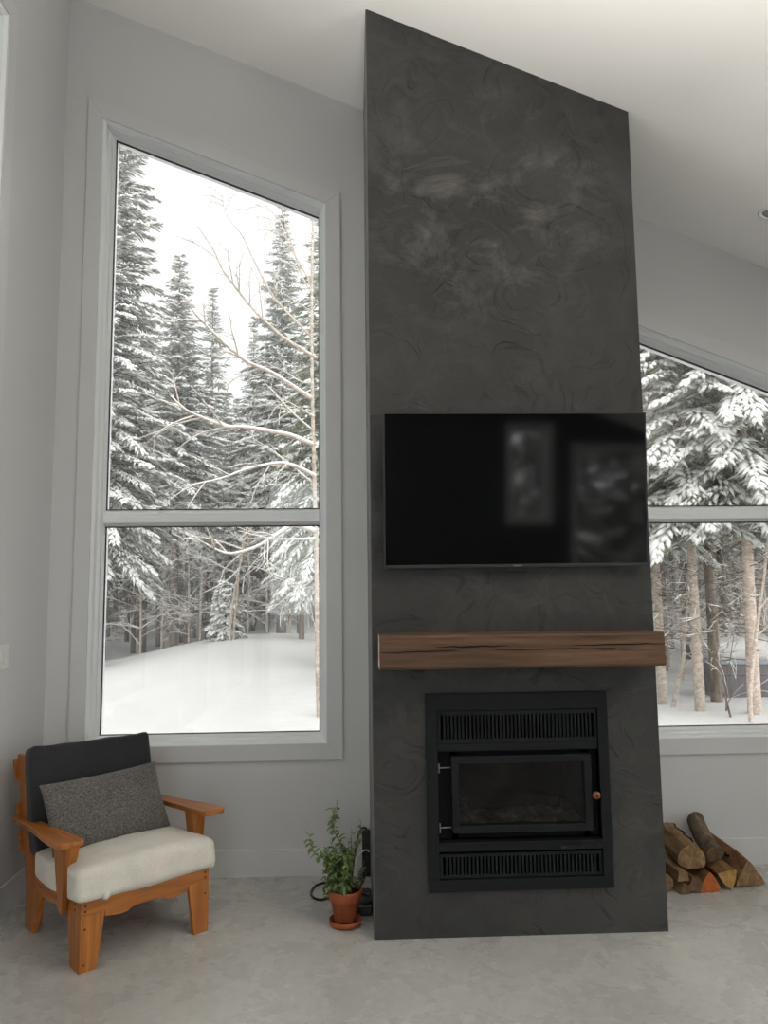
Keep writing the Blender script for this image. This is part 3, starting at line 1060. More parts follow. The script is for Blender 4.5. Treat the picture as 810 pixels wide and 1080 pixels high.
# arm supports: tapered side board and a narrow front board
for s, x0 in ((-1, -0.004), (1, CW + 0.004)):
    b = MB()
    o = x0 + s * 0.026
    b.prism([(0.140, 0.214), (0.172, 0.214), (0.25, 0.499), (0.10, 0.507)], x0, o, 'x')
    b.build('arm_support', M['wood_w'], chair, bevel=0.003)
    b = MB()
    top_in = x0 - s * 0.030 if False else x0 + s * 0.024
    v = []
    # front wedge board: wide under the arm, vanishing at the rail
    p = [(o, 0.20), (o + 0 * s, 0.507)]
    xs_t, xs_b = x0 - s * 0.03, x0
    poly_b = [(o, 0.205), (x0, 0.205), (x0 - s * 0.002, 0.29), (x0 - s * 0.012, 0.37), (x0 - s * 0.028, 0.44), (x0 - s * 0.034, 0.507), (o, 0.507)]
    n = len(poly_b)
    def yf(z): return 0.130 - 0.04 * (z - 0.19) / 0.317
    v = [(x, yf(z), z) for x, z in poly_b] + [(x, yf(z) + 0.022, z) for x, z in poly_b]
    b.add(v, [tuple(range(n)), tuple(range(2 * n - 1, n - 1, -1))] + [(i, i + n, (i + 1) % n + n, (i + 1) % n) for i in range(n)])
    b.build('arm_support_front', M['wood_w'], chair, bevel=0.003)


# ---- cushions
def soft_box(hx, hy, hz, n=22, r=0.04, bulge=(0, 0, 0.0), wr=0.004, seed=0, fn=None):
    """rounded, slightly bulging box as (verts, faces)"""
    idx = {}
    vs, fs = [], []
    hs = (hx, hy, hz)

    def vert(i, j, k):
        key = (i, j, k)
        if key in idx: return idx[key]
        t = [2 * i / n - 1, 2 * j / n - 1, 2 * k / n - 1]
        p = Vector([t[a] * hs[a] for a in range(3)])
        q = Vector([max(-hs[a] + r, min(hs[a] - r, p[a])) for a in range(3)])
        d = p - q
        if d.length > 1e-9: p = q + d.normalized() * r
        t2 = [max(-1, min(1, p[a] / hs[a])) for a in range(3)]
        for a in range(3):
            o1, o2 = [x for x in range(3) if x != a]
            p[a] += bulge[a] * t2[a] * (1 - t2[o1] ** 2) * (1 - t2[o2] ** 2)
        nz = noise.noise(Vector((p.x * 7 + seed, p.y * 7, p.z * 7))) * wr + noise.noise(Vector((p.x * 18 + seed, p.y * 18, p.z * 18))) * wr * 0.4
        p += p.normalized() * nz
        if fn: p = fn(p, t2)
        idx[key] = len(vs)
        vs.append(tuple(p))
        return idx[key]

    for a in range(n):
        for c in range(n):
            for (w, flip) in ((0, 0), (n, 1)):
                for ax in range(3):
                    def mk(u_, v_):
                        t = [0, 0, 0]; t[ax] = w
                        t[(ax + 1) % 3] = u_; t[(ax + 2) % 3] = v_
                        return vert(*t)
                    f = (mk(a, c), mk(a + 1, c), mk(a + 1, c + 1), mk(a, c + 1))
                    fs.append(f if flip else f[::-1])
    return vs, fs


def cushion_obj(name, vf, m, xf, label, cat):
    b = MB(); b.add(*vf)
    o = b.build(name, m, smooth=True, xf=None)
    o.matrix_world = Matrix.Translation((-1.217, -0.241, 0)) @ Matrix.Rotation(R(41), 4, 'Z') @ xf
    sub = o.modifiers.new('subdivision', 'SUBSURF'); sub.levels = 1; sub.render_levels = 1
    return tag(o, label, cat)


def seat_fn(p, t):
    # the cover is fuller in the middle and sags over the front edge
    if p.z > 0: p.z += 0.012 * (1 - t[0] ** 2) * (1 - 0.5 * t[1])
    if p.z < 0 and t[1] < -0.5: p.z -= 0.006 * (1 - abs(t[0]))
    # pressed in where the arm supports stand
    k = math.exp(-((p.y + 0.09) / 0.06) ** 2)
    lim = 0.326 - 0.034 * k
    if abs(p.x) > lim: p.x = math.copysign(lim, p.x)
    # rounded back corners
    if p.y > 0.05: p.x *= 1 - 0.06 * (p.y - 0.05) / 0.2
    return p


sc_ = cushion_obj('seat_cushion', soft_box(0.326, 0.285, 0.066, 30, 0.034, (0.010, 0.014, 0.012), 0.006, 3, seat_fn), M['cream'],
                  Matrix.Translation((0.292, 0.245, 0.334)) @ Matrix.Rotation(R(-3.5), 4, 'X'),
                  'off-white cloth covered seat cushion lying on the armchair', 'cushion')
# gathered knots of the cover at its two front corners
for xx, yy in ((-0.205, -0.286), (0.305, -0.262)):
    b = MB()
    prof = [(0.004, -0.017), (0.014, -0.014), (0.018, -0.004), (0.015, 0.006), (0.010, 0.012), (0.004, 0.016)]
    b.lathe(prof, 12)
    b.build('knot', M['cream'], sc_, smooth=True, xf=Matrix.Translation((xx, yy, -0.052)) @ Matrix.Rotation(R(70), 4, 'X'))
lean = 17.5


def back_fn(p, t):
    # the cover's top corners stick up a little, and its seam line stays crisp
    if t[2] > 0.4: p.z += 0.016 * (abs(t[0]) ** 6) * (t[2] - 0.4) / 0.6
    return p


cushion_obj('back_cushion', soft_box(0.300, 0.055, 0.240, 26, 0.026, (0.006, 0.016, 0.004), 0.008, 11, back_fn), M['charcoal'],
            Matrix.Translation((0.280, 0.575, 0.580)) @ Matrix.Rotation(R(-lean), 4, 'X') @ Matrix.Rotation(R(0.8), 4, 'Y'),
            'dark charcoal back cushion leaning against the armchair slats', 'cushion')


def pillow(w, h, t, n=30, seed=0):
    vs, fs = [], []
    idx = {}
    for s in (1, -1):
        for i in range(n + 1):
            for j in range(n + 1):
                u, v = 2 * i / n - 1, 2 * j / n - 1
                edge = i in (0, n) or j in (0, n)
                key = (i, j, 0 if edge else s)
                if key in idx: continue
                f = ((1 - abs(u) ** 2.6) * (1 - abs(v) ** 2.6)) ** 0.55 if not edge else 0
                # sides draw in between the corners
                x = u * w / 2 * (1 - 0.045 * (1 - v * v)); z = v * h / 2 * (1 - 0.06 * (1 - u * u))
                y = -s * t / 2 * f
                y += 0.006 * noise.noise(Vector((x * 9 + seed, z * 9, s))) * f
                idx[key] = len(vs); vs.append((x, y, z))
    def g(i, j, s):
        return idx.get((i, j, 0)) if (i in (0, n) or j in (0, n)) else idx[(i, j, s)]
    for s in (1, -1):
        for i in range(n):
            for j in range(n):
                f = (g(i, j, s), g(i + 1, j, s), g(i + 1, j + 1, s), g(i, j + 1, s))
                fs.append(f if s > 0 else f[::-1])
    return vs, fs


cushion_obj('lumbar_pillow', pillow(0.60, 0.335, 0.14, seed=5), M['knit'],
            Matrix.Translation((0.268, 0.375, 0.545)) @ Matrix.Rotation(R(3), 4, 'Z') @ Matrix.Rotation(R(-27), 4, 'X') @ Matrix.Rotation(R(-1.5), 4, 'Y'),
            'grey knitted lumbar pillow propped on the off-white armchair seat', 'pillow')
# ------------------------------------------------------------------ potted herb
PX, PY = -0.134, 0.168
sau = MB()
sau.lathe([(0.055, 0.0), (0.066, 0.002), (0.0745, 0.012), (0.077, 0.030), (0.0715, 0.030), (0.067, 0.014), (0.058, 0.009), (0.002, 0.008)], 40, cap0=True, cap1=True)
so = sau.build('plant_saucer', M['terracotta'], smooth=True, loc=(PX, PY, 0))
tag(so, 'round terracotta saucer under the small potted plant', 'saucer')
pot = empty('potted_plant', (PX, PY, 0.009))
tag(pot, 'leggy green herb in a terracotta pot beside the chimney', 'potted plant')
b = MB()
b.lathe([(0.045, 0.0), (0.050, 0.002), (0.0665, 0.108), (0.0735, 0.110), (0.0775, 0.113), (0.0815, 0.150), (0.0795, 0.154), (0.0745, 0.154), (0.072, 0.150), (0.069, 0.128)], 40, cap0=True, cap1=False)
b.build('pot', M['terracotta'], pot, smooth=True)
b = MB()
vs = [(0, 0, 0.137)]; fs = []
for q in range(1, 6):
    for j in range(28):
        a = 2 * math.pi * j / 28
        rr = 0.0705 * q / 5
        vs.append((rr * math.cos(a), rr * math.sin(a), 0.134 + 0.006 * noise.noise(Vector((rr * 60 * math.cos(a), rr * 60 * math.sin(a), 7)))))
for j in range(28): fs.append((0, 1 + j, 1 + (j + 1) % 28))
for q in range(4):
    for j in range(28):
        a = 1 + q * 28 + j; c = 1 + q * 28 + (j + 1) % 28
        fs.append((a, a + 28, c + 28, c))
b.add(vs, fs)
b.build('soil', M['soil'], pot, smooth=True)
rng = random.Random(12)


def leaf_geo(mb, p, d, up, L, w):
    """a small folded leaf with thickness of its own bend"""
    d = d.normalized(); sd = d.cross(up)
    if sd.length < 1e-4: sd = Vector((1, 0, 0))
    sd.normalize(); n = sd.cross(d).normalized()
    prof = [(0, 0.05), (0.25, 0.8), (0.5, 1.0), (0.78, 0.62), (1.0, 0.02)]
    v, f = [], []
    for (t, ww) in prof:
        c = p + d * (L * t) - n * (0.25 * L * t * t)
        v += [c + sd * (w * ww / 2) + n * (0.15 * w * ww), c, c - sd * (w * ww / 2) + n * (0.15 * w * ww)]
    for i in range(len(prof) - 1):
        a = i * 3
        f += [(a, a + 3, a + 4, a + 1), (a + 1, a + 4, a + 5, a + 2)]
    mb.add(v, f)


def herb_stem(pts, r, leaves, lsize, dens=0.012, start=0.15):
    b = MB()
    P = [Vector(p) for p in pts]
    # smooth polyline
    Q = []
    for i in range(len(P) - 1):
        p0, p1, p2, p3 = P[max(i - 1, 0)], P[i], P[i + 1], P[min(i + 2, len(P) - 1)]
        for k in range(5):
            t = k / 5
            Q.append(0.5 * ((2 * p1) + (p2 - p0) * t + (2 * p0 - 5 * p1 + 4 * p2 - p3) * t * t + (3 * p1 - p0 - 3 * p2 + p3) * t ** 3))
    Q.append(P[-1])
    b.tube(Q, [r * (1 - 0.6 * i / len(Q)) for i in range(len(Q))], 6)
    st = b.build('stem', M['stem'], pot, smooth=True)
    lf = MB()
    tot = len(Q)
    acc = 0
    for i in range(1, tot):
        seg = Q[i] - Q[i - 1]
        acc += seg.length
        if i / tot < start: acc = 0; continue
        while acc > dens:
            acc -= dens
            a = rng.random() * 2 * math.pi
            t = seg.normalized()
            side = t.cross(Vector((math.cos(a), math.sin(a), 0.3)))
            if side.length < 0.1: continue
            dr = side.normalized() + t * rng.uniform(-0.2, 0.6) + Vector((0, 0, -0.35 * rng.random()))
            leaf_geo(lf, Q[i] - seg * rng.random(), dr, Vector((0, 0, 1)), lsize * rng.uniform(0.6, 1.2), lsize * rng.uniform(0.42, 0.62))
    leaf_geo(lf, Q[-1], Q[-1] - Q[-2], Vector((1, 0, 0)), lsize, lsize * 0.5)
    lf.build('leaves', M['leaf'], st, smooth=True)


# the tall shoot, the long one reaching left, the right-hand sprig, then the bushy middle (metres from the pot centre)
herb_stem([(0.0, 0, 0.13), (0.02, -0.01, 0.24), (0.03, 0, 0.30), (-0.03, 0.01, 0.37), (-0.055, 0.01, 0.43), (-0.055, 0.0, 0.49), (-0.042, 0, 0.525)], 0.003, 1, 0.040, 0.0048, 0.3)
herb_stem([(-0.01, 0.01, 0.13), (-0.02, 0, 0.22), (-0.05, -0.01, 0.275), (-0.10, -0.01, 0.295), (-0.145, -0.02, 0.325), (-0.158, -0.02, 0.37), (-0.168, -0.02, 0.395)], 0.0028, 1, 0.038, 0.006, 0.3)
herb_stem([(0.01, 0, 0.13), (0.03, 0, 0.25), (0.05, 0.01, 0.34), (0.072, 0.01, 0.40), (0.075, 0.0, 0.44)], 0.0024, 1, 0.032, 0.008, 0.3)
herb_stem([(0.0, 0.02, 0.13), (0.02, 0.02, 0.25), (0.03, 0.02, 0.34), (0.032, 0.03, 0.40)], 0.0024, 1, 0.022, 0.008, 0.3)
herb_stem([(-0.02, 0.0, 0.13), (-0.06, -0.03, 0.18), (-0.08, -0.04, 0.24), (-0.085, -0.05, 0.30), (-0.08, -0.05, 0.33)], 0.0024, 1, 0.036, 0.006, 0.2)
herb_stem([(-0.03, -0.02, 0.135), (-0.065, -0.05, 0.165), (-0.09, -0.07, 0.165), (-0.095, -0.08, 0.14)], 0.0022, 1, 0.026, 0.006, 0.2)
for k in range(32):
    a = rng.random() * 2 * math.pi
    rr = rng.uniform(0.02, 0.10)
    h = rng.uniform(0.19, 0.325)
    x, y = rr * math.cos(a), rr * math.sin(a)
    herb_stem([(x * 0.25, y * 0.25, 0.132), (x * 0.6, y * 0.6, 0.13 + (h - 0.13) * 0.5), (x, y, h), (x * 1.1, y * 1.1, h + 0.025)], 0.002, 1, 0.032, 0.0058, 0.12)

# ------------------------------------------------------------------ router box, cables behind the plant
rt = empty('router_box', (-0.075, 0.36, 0))
tag(rt, 'flat black router box on the floor between plant and chimney', 'router')
b = MB(); b.box(-0.072, 0.068, -0.11, 0.11, 0.004, 0.052)
b.build('housing', M['black_plastic'], rt, bevel=0.006)
b = MB(); b.box(-0.066, 0.062, -0.104, 0.104, 0.0515, 0.0545)
tp = b.build('top_panel', M['grey_plastic'], rt, bevel=0.001)
for q in range(4):
    b = MB(); b.box(-0.06 + 0.11 * (q % 2), -0.045 + 0.11 * (q % 2), -0.1 + 0.18 * (q // 2), -0.085 + 0.18 * (q // 2), 0.0, 0.005)
    b.build('foot', M['black_plastic'], rt)


def smooth_path(P, k=8):
    P = [Vector(p) for p in P]; Q = []
    for i in range(len(P) - 1):
        p0, p1, p2, p3 = P[max(i - 1, 0)], P[i], P[i + 1], P[min(i + 2, len(P) - 1)]
        for s in range(k):
            t = s / k
            Q.append(0.5 * ((2 * p1) + (p2 - p0) * t + (2 * p0 - 5 * p1 + 4 * p2 - p3) * t * t + (3 * p1 - p0 - 3 * p2 + p3) * t ** 3))
    Q.append(P[-1]); return Q


def cable(name, P, r, m, label, cat='cable'):
    b = MB(); b.tube(smooth_path(P), r, 8)
    return tag(b.build(name, m, smooth=True), label, cat)


cable('power_cable', [(-0.05, 0.47, 0.03), (-0.10, 0.53, 0.012), (-0.19, 0.50, 0.006), (-0.27, 0.46, 0.006), (-0.315, 0.54, 0.006), (-0.29, 0.66, 0.006), (-0.2, 0.70, 0.006), (-0.12, 0.66, 0.010), (-0.06, 0.60, 0.02), (-0.03, 0.62, 0.08)], 0.006, M['black_plastic'],
      'black cable looped in wide coil on the floor behind the plant')
cable('power_cable', [(-0.04, 0.46, 0.03), (-0.09, 0.50, 0.018), (-0.17, 0.52, 0.016), (-0.235, 0.54, 0.007), (-0.25, 0.62, 0.006), (-0.18, 0.64, 0.014), (-0.1, 0.60, 0.02), (-0.03, 0.66, 0.05)], 0.005, M['black_plastic'],
      'thinner black cable lying inside the wide coil behind the plant')
cable('power_cable', [(-0.115, 0.60, 0.012), (-0.105, 0.70, 0.04), (-0.085, 0.77, 0.15), (-0.06, 0.785, 0.235), (-0.035, 0.79, 0.255), (-0.018, 0.795, 0.23), (-0.014, 0.797, 0.19)], 0.0055, M['black_plastic'],
      'black cable rising in an arch against the wall beside the chimney')
cable('data_cable', [(-0.010, 0.77, 0.135), (-0.035, 0.75, 0.148), (-0.07, 0.74, 0.125), (-0.085, 0.735, 0.09), (-0.08, 0.70, 0.03), (-0.06, 0.60, 0.012), (-0.05, 0.475, 0.03)], 0.004, M['white_plastic'],
      'white cable curving from the wall plug to the router')
cable('power_cable', [(-0.052, 0.255, 0.057), (-0.02, 0.27, 0.058), (0.0 - 0.012, 0.31, 0.058), (-0.02, 0.36, 0.058), (-0.06, 0.385, 0.058), (-0.085, 0.36, 0.058)], 0.0032, M['black_plastic'],
      'short black lead curled on top of the router box')
pl_ = empty('plug_adapter', (-0.024, D, 0.165))
tag(pl_, 'black power strip standing against the wall beside the chimney', 'power strip')
b = MB(); b.box(-0.024, 0.022, -0.048, -0.016, -0.165, 0.078)
b.build('housing', M['black_plastic'], pl_, bevel=0.005)
for q in range(4):
    b = MB(); b.box(-0.014, 0.012, -0.0492, -0.0475, -0.14 + q * 0.05, -0.108 + q * 0.05)
    b.build('socket', M['grey_plastic'], pl_, bevel=0.001)

# ------------------------------------------------------------------ firewood
def log_poly(kind, w, h, rng, n=14):
    """cross-section outline (x, z) around its own centre"""
    out = []
    if kind == 'round':
        for i in range(n):
            a = 2 * math.pi * i / n
            out.append((w / 2 * math.cos(a) * rng.uniform(0.93, 1.05), h / 2 * math.sin(a) * rng.uniform(0.93, 1.05)))
    elif kind == 'half':            # domed top, flattish split underside
        for i in range(9):
            a = math.pi * i / 8
            out.append((w / 2 * math.cos(a) * rng.uniform(0.96, 1.04), -h * 0.25 + h * 0.72 * math.sin(a)))
        out += [(-w * 0.36, -h * 0.42), (-w * 0.1, -h * 0.5), (w * 0.2, -h * 0.48), (w * 0.42, -h * 0.4)]
    elif kind == 'tri':
        c = [(-w / 2, -h / 2), (w / 2, -h * 0.42), (w * rng.uniform(-0.12, 0.12), h / 2)]
        for i in range(3):
            p, q = c[i], c[(i + 1) % 3]
            for t in (0.04, 0.3, 0.55, 0.8, 0.96):
                bow = 0.06 * math.sin(math.pi * t)
                nx, nz = q[1] - p[1], p[0] - q[0]
                out.append((p[0] + (q[0] - p[0]) * t + nx * bow, p[1] + (q[1] - p[1]) * t + nz * bow))
    elif kind == 'quad':
        c = [(-w / 2, -h / 2), (w / 2, -h * 0.4), (w * 0.42, h * 0.45), (-w * 0.4, h / 2)]
        for i in range(4):
            p, q = c[i], c[(i + 1) % 4]
            for t in (0.05, 0.35, 0.65, 0.95):
                out.append((p[0] + (q[0] - p[0]) * t, p[1] + (q[1] - p[1]) * t))
    return out


def make_log(label, kind, w, h, near, far, side_m, end_m, seed, tw=0.0, bark=None, crack=None, spin=0.0, taper=1.0, knot=None):
    """a split log lying from its near cut end to its far end"""
    rng = random.Random(seed)
    poly = log_poly(kind, w, h, rng)
    near, far = Vector(near), Vector(far)
    ax = (far - near); L = ax.length; ax.normalize()
    sx = ax.cross(Vector((0, 0, 1))).normalized(); up = sx.cross(ax).normalized()
    rot = Matrix((sx, ax, up)).transposed().to_4x4()
    root = empty('split_log', near)
    root.matrix_world = Matrix.Translation(near) @ rot @ Matrix.Rotation(spin, 4, 'Y')
    tag(root, label, 'firewood', 'firewood stacked on the floor right of the chimney')
    n = len(poly); seg = 14
    v, f = [], []
    for i in range(seg + 1):
        t = i / seg
        tws = tw * t
        k = 1 - (1 - taper) * t
        for j, (px_, pz_) in enumerate(poly):
            w_ = 1 + 0.07 * noise.noise(Vector((j * 0.9 + seed, t * 3.2, seed * 1.7))) + 0.035 * noise.noise(Vector((j * 3.1, t * 9, seed)))
            x = (px_ * math.cos(tws) - pz_ * math.sin(tws)) * w_ * k
            z = (px_ * math.sin(tws) + pz_ * math.cos(tws)) * w_ * k
            bow = 0.012 * math.sin(t * math.pi) * math.sin(seed)
            v.append((x + bow, t * L + (0.006 * noise.noise(Vector((px_ * 30, pz_ * 30, seed))) if i in (0, seg) else 0), z))
    for i in range(seg):
        for j in range(n):
            a, c = i * n + j, i * n + (j + 1) % n
            f.append((a, a + n, c + n, c))
    f.append(tuple(seg * n + j for j in range(n)))
    b = MB(); b.add(v, f)
    if bark:
        for q in range(len(f) - 1):
            if (q % n) in bark[0]: b.m[q] = 1
    b.m[-1] = 2
    b.build('log_body', [side_m, bark[1] if bark else side_m, end_m], root, smooth=False)
    b = MB()
    ev = [(sum(p[0] for p in v[:n]) / n, 0.0005, sum(p[2] for p in v[:n]) / n)] + v[:n]
    b.add(ev, [(0, 1 + (j + 1) % n, 1 + j) for j in range(n)])
    b.build('cut_end', end_m, root)
    if crack:
        b = MB()
        P = [Vector(v[i * n + crack[0]]) * 1.0 + Vector((0, 0, -0.002)) + Vector((crack[1] * 0.01 * math.sin(i * 1.3 + seed), 0, 0)) for i in range(crack[2], seg + 1)]
        b.tube(P, [0.0045 * math.sin(math.pi * (0.08 + 0.84 * i / (len(P) - 1))) + 0.0015 for i in range(len(P))], 6)
        b.build('split', M['crack'], root)
    if knot:
        b = MB()
        for (j, i, r) in knot:
            p = Vector(v[i * n + j])
            o = len(b.v)
            b.lathe([(r, -0.006), (r * 0.95, 0.002), (r * 0.6, 0.003), (r * 0.4, -0.002)], 10, c=(p.x, p.y, p.z))
        b.build('knot', M['crack'], root)
    return root


make_log('big domed tan log with a dark crack on top of the pile', 'half', 0.150, 0.125, (1.655, 0.47, 0.165), (1.668, 0.80, 0.185), M['split_wood'], M['end_tan'], 3, 0.1, crack=(3, 1, 0))
make_log('round grey-barked log leaning steeply at the back of the pile', 'round', 0.094, 0.098, (1.800, 0.52, 0.155), (1.815, 0.775, 0.262), M['bark_grey'], M['end_dark'], 5)
make_log('reddish knotty log sloping down at the right of the pile', 'tri', 0.150, 0.135, (1.955, 0.47, 0.078), (1.900, 0.79, 0.140), M['bark_red'], M['end_tan'], 8, 0.25, knot=[(11, 6, 0.018), (12, 4, 0.014), (11, 9, 0.012)])
make_log('small log with a golden triangular cut end, low in the pile', 'tri', 0.102, 0.092, (1.832, 0.445, 0.050), (1.842, 0.79, 0.055), M['split_brown'], M['end_gold'], 13, spin=R(172))
make_log('small log with a bright orange-red triangular cut end at the pile front', 'tri', 0.112, 0.102, (1.727, 0.43, 0.052), (1.737, 0.78, 0.055), M['split_brown'], M['end_orange'], 17)
make_log('small dark-ended log below the big cracked log', 'quad', 0.070, 0.066, (1.650, 0.425, 0.036), (1.668, 0.77, 0.045), M['split_brown'], M['end_dark'], 21, spin=R(20))
make_log('thin split stick lying lowest at the front left of the pile', 'tri', 0.062, 0.050, (1.592, 0.415, 0.027), (1.580, 0.77, 0.030), M['split_wood'], M['end_dark'], 23)
make_log('narrow split stick resting on the lowest stick at the left', 'quad', 0.058, 0.052, (1.590, 0.43, 0.080), (1.575, 0.78, 0.110), M['split_wood'], M['end_tan'], 29, 0.2)
make_log('pale rounded log end beside the chimney corner', 'round', 0.080, 0.086, (1.507, 0.452, 0.045), (1.500, 0.79, 0.046), M['split_brown'], M['end_tan'], 31)
make_log('tan wedge of wood lying at the right end of the pile', 'tri', 0.10, 0.07, (2.005, 0.50, 0.036), (1.99, 0.79, 0.038), M['bark_red'], M['end_tan'], 37)
SKY_LO, SKY_HI, EXPO = 1.3, 4.1, 0.0


# ------------------------------------------------------------------ snowy ground
def sstep(a, b_, x):
    t = max(0.0, min(1.0, (x - a) / (b_ - a)))
    return t * t * (3 - 2 * t)


def gz(x, y):
    if y < 1.3: return -0.45
    base = -0.45 + 0.25 * sstep(1.3, 8, y)
    m = 0.88 * math.exp(-((x + 2.0) / 3.5) ** 2) * sstep(3.0, 13.5, y) * (1 - 0.42 * sstep(14.5, 20, y))
    far = 0.25 * sstep(20, 40, y)
    n = 0.10 * noise.noise(Vector((x * 0.35, y * 0.35, 0))) + 0.035 * noise.noise(Vector((x * 1.3, y * 1.3, 4)))
    return base + m + far + n * sstep(1.3, 5, y) * (1 if x < 0 else 0.7)


xs = [-80, -50, -34] + [-26 + 0.45 * i for i in range(116)] + [34, 50, 80]
ys = [-80, -40, -20, -10, 0, 1.25] + [1.3 + 0.4 * i for i in range(120)] + [56, 70, 100]
b = MB()
vs = [(x, y, gz(x, y)) for x in xs for y in ys]
ny_ = len(ys)
fs = [(i * ny_ + j, (i + 1) * ny_ + j, (i + 1) * ny_ + j + 1, i * ny_ + j + 1) for i in range(len(xs) - 1) for j in range(ny_ - 1)]
b.add(vs, fs)
structure(b.build('snow_ground', M['snow'], smooth=True), 'smooth snow-covered ground outside the windows')

# ------------------------------------------------------------------ trees
M['bark'] = m_log('conifer_bark', [(0.08, 0.064, 0.052), (0.16, 0.13, 0.105), (0.25, 0.215, 0.18)], (9, 9, 2.5), 0.6)
M['bark_pale'] = m_log('pale_beige_bark', [(0.22, 0.175, 0.14), (0.40, 0.335, 0.28), (0.60, 0.54, 0.48)], (14, 14, 22), 0.5)
M['bark_pink'] = m_log('pinkish_bark', [(0.27, 0.2, 0.165), (0.47, 0.375, 0.315), (0.70, 0.63, 0.57)], (12, 12, 26), 0.5)
M['needles'] = plain('conifer_needles', (0.25, 0.25, 0.21), 0.8, 0.15, var=0.35, vscale=2.2)
M['needles_green'] = plain('greener_needles', (0.25, 0.27, 0.19), 0.8, 0.15, var=0.35, vscale=2.2)
M['twigs'] = plain('dry_twigs', (0.17, 0.135, 0.10), 0.85, 0.1, var=0.3, vscale=3)


def fast_mesh(name, V, F, m, smooth=False):
    me = bpy.data.meshes.new(name)
    V = np.asarray(V, dtype=np.float32); F = np.asarray(F, dtype=np.int32)
    me.vertices.add(len(V)); me.vertices.foreach_set('co', V.ravel())
    k = F.shape[1]
    me.loops.add(F.size); me.loops.foreach_set('vertex_index', F.ravel())
    me.polygons.add(len(F)); me.polygons.foreach_set('loop_start', np.arange(0, F.size, k, dtype=np.int32))
    me.update(calc_edges=True)
    me.materials.append(m)
    if smooth: me.polygons.foreach_set('use_smooth', [True] * len(F))
    return me


BIP = np.array([(0, 2, 3), (0, 3, 4), (0, 4, 5), (0, 5, 2), (1, 3, 2), (1, 4, 3), (1, 5, 4), (1, 2, 5)])


def spindles(P0, P1, wid, thk, mid=0.42):
    """many slim eight-sided tufts as one vertex and face array"""
    P0, P1 = np.asarray(P0, float), np.asarray(P1, float)
    d = P1 - P0
    side = np.cross(d, np.array([0, 0, 1.0])); side /= np.linalg.norm(side, axis=1, keepdims=True) + 1e-9
    up = np.cross(side, d); up /= np.linalg.norm(up, axis=1, keepdims=True) + 1e-9
    c = P0 + d * mid
    wid = np.asarray(wid)[:, None]; thk = np.asarray(thk)[:, None]
    V = np.stack([P0, P1, c + side * wid, c + up * thk, c - side * wid, c - up * thk], 1).reshape(-1, 3)
    F = (BIP[None] + 6 * np.arange(len(P0))[:, None, None]).reshape(-1, 3)
    return V, F


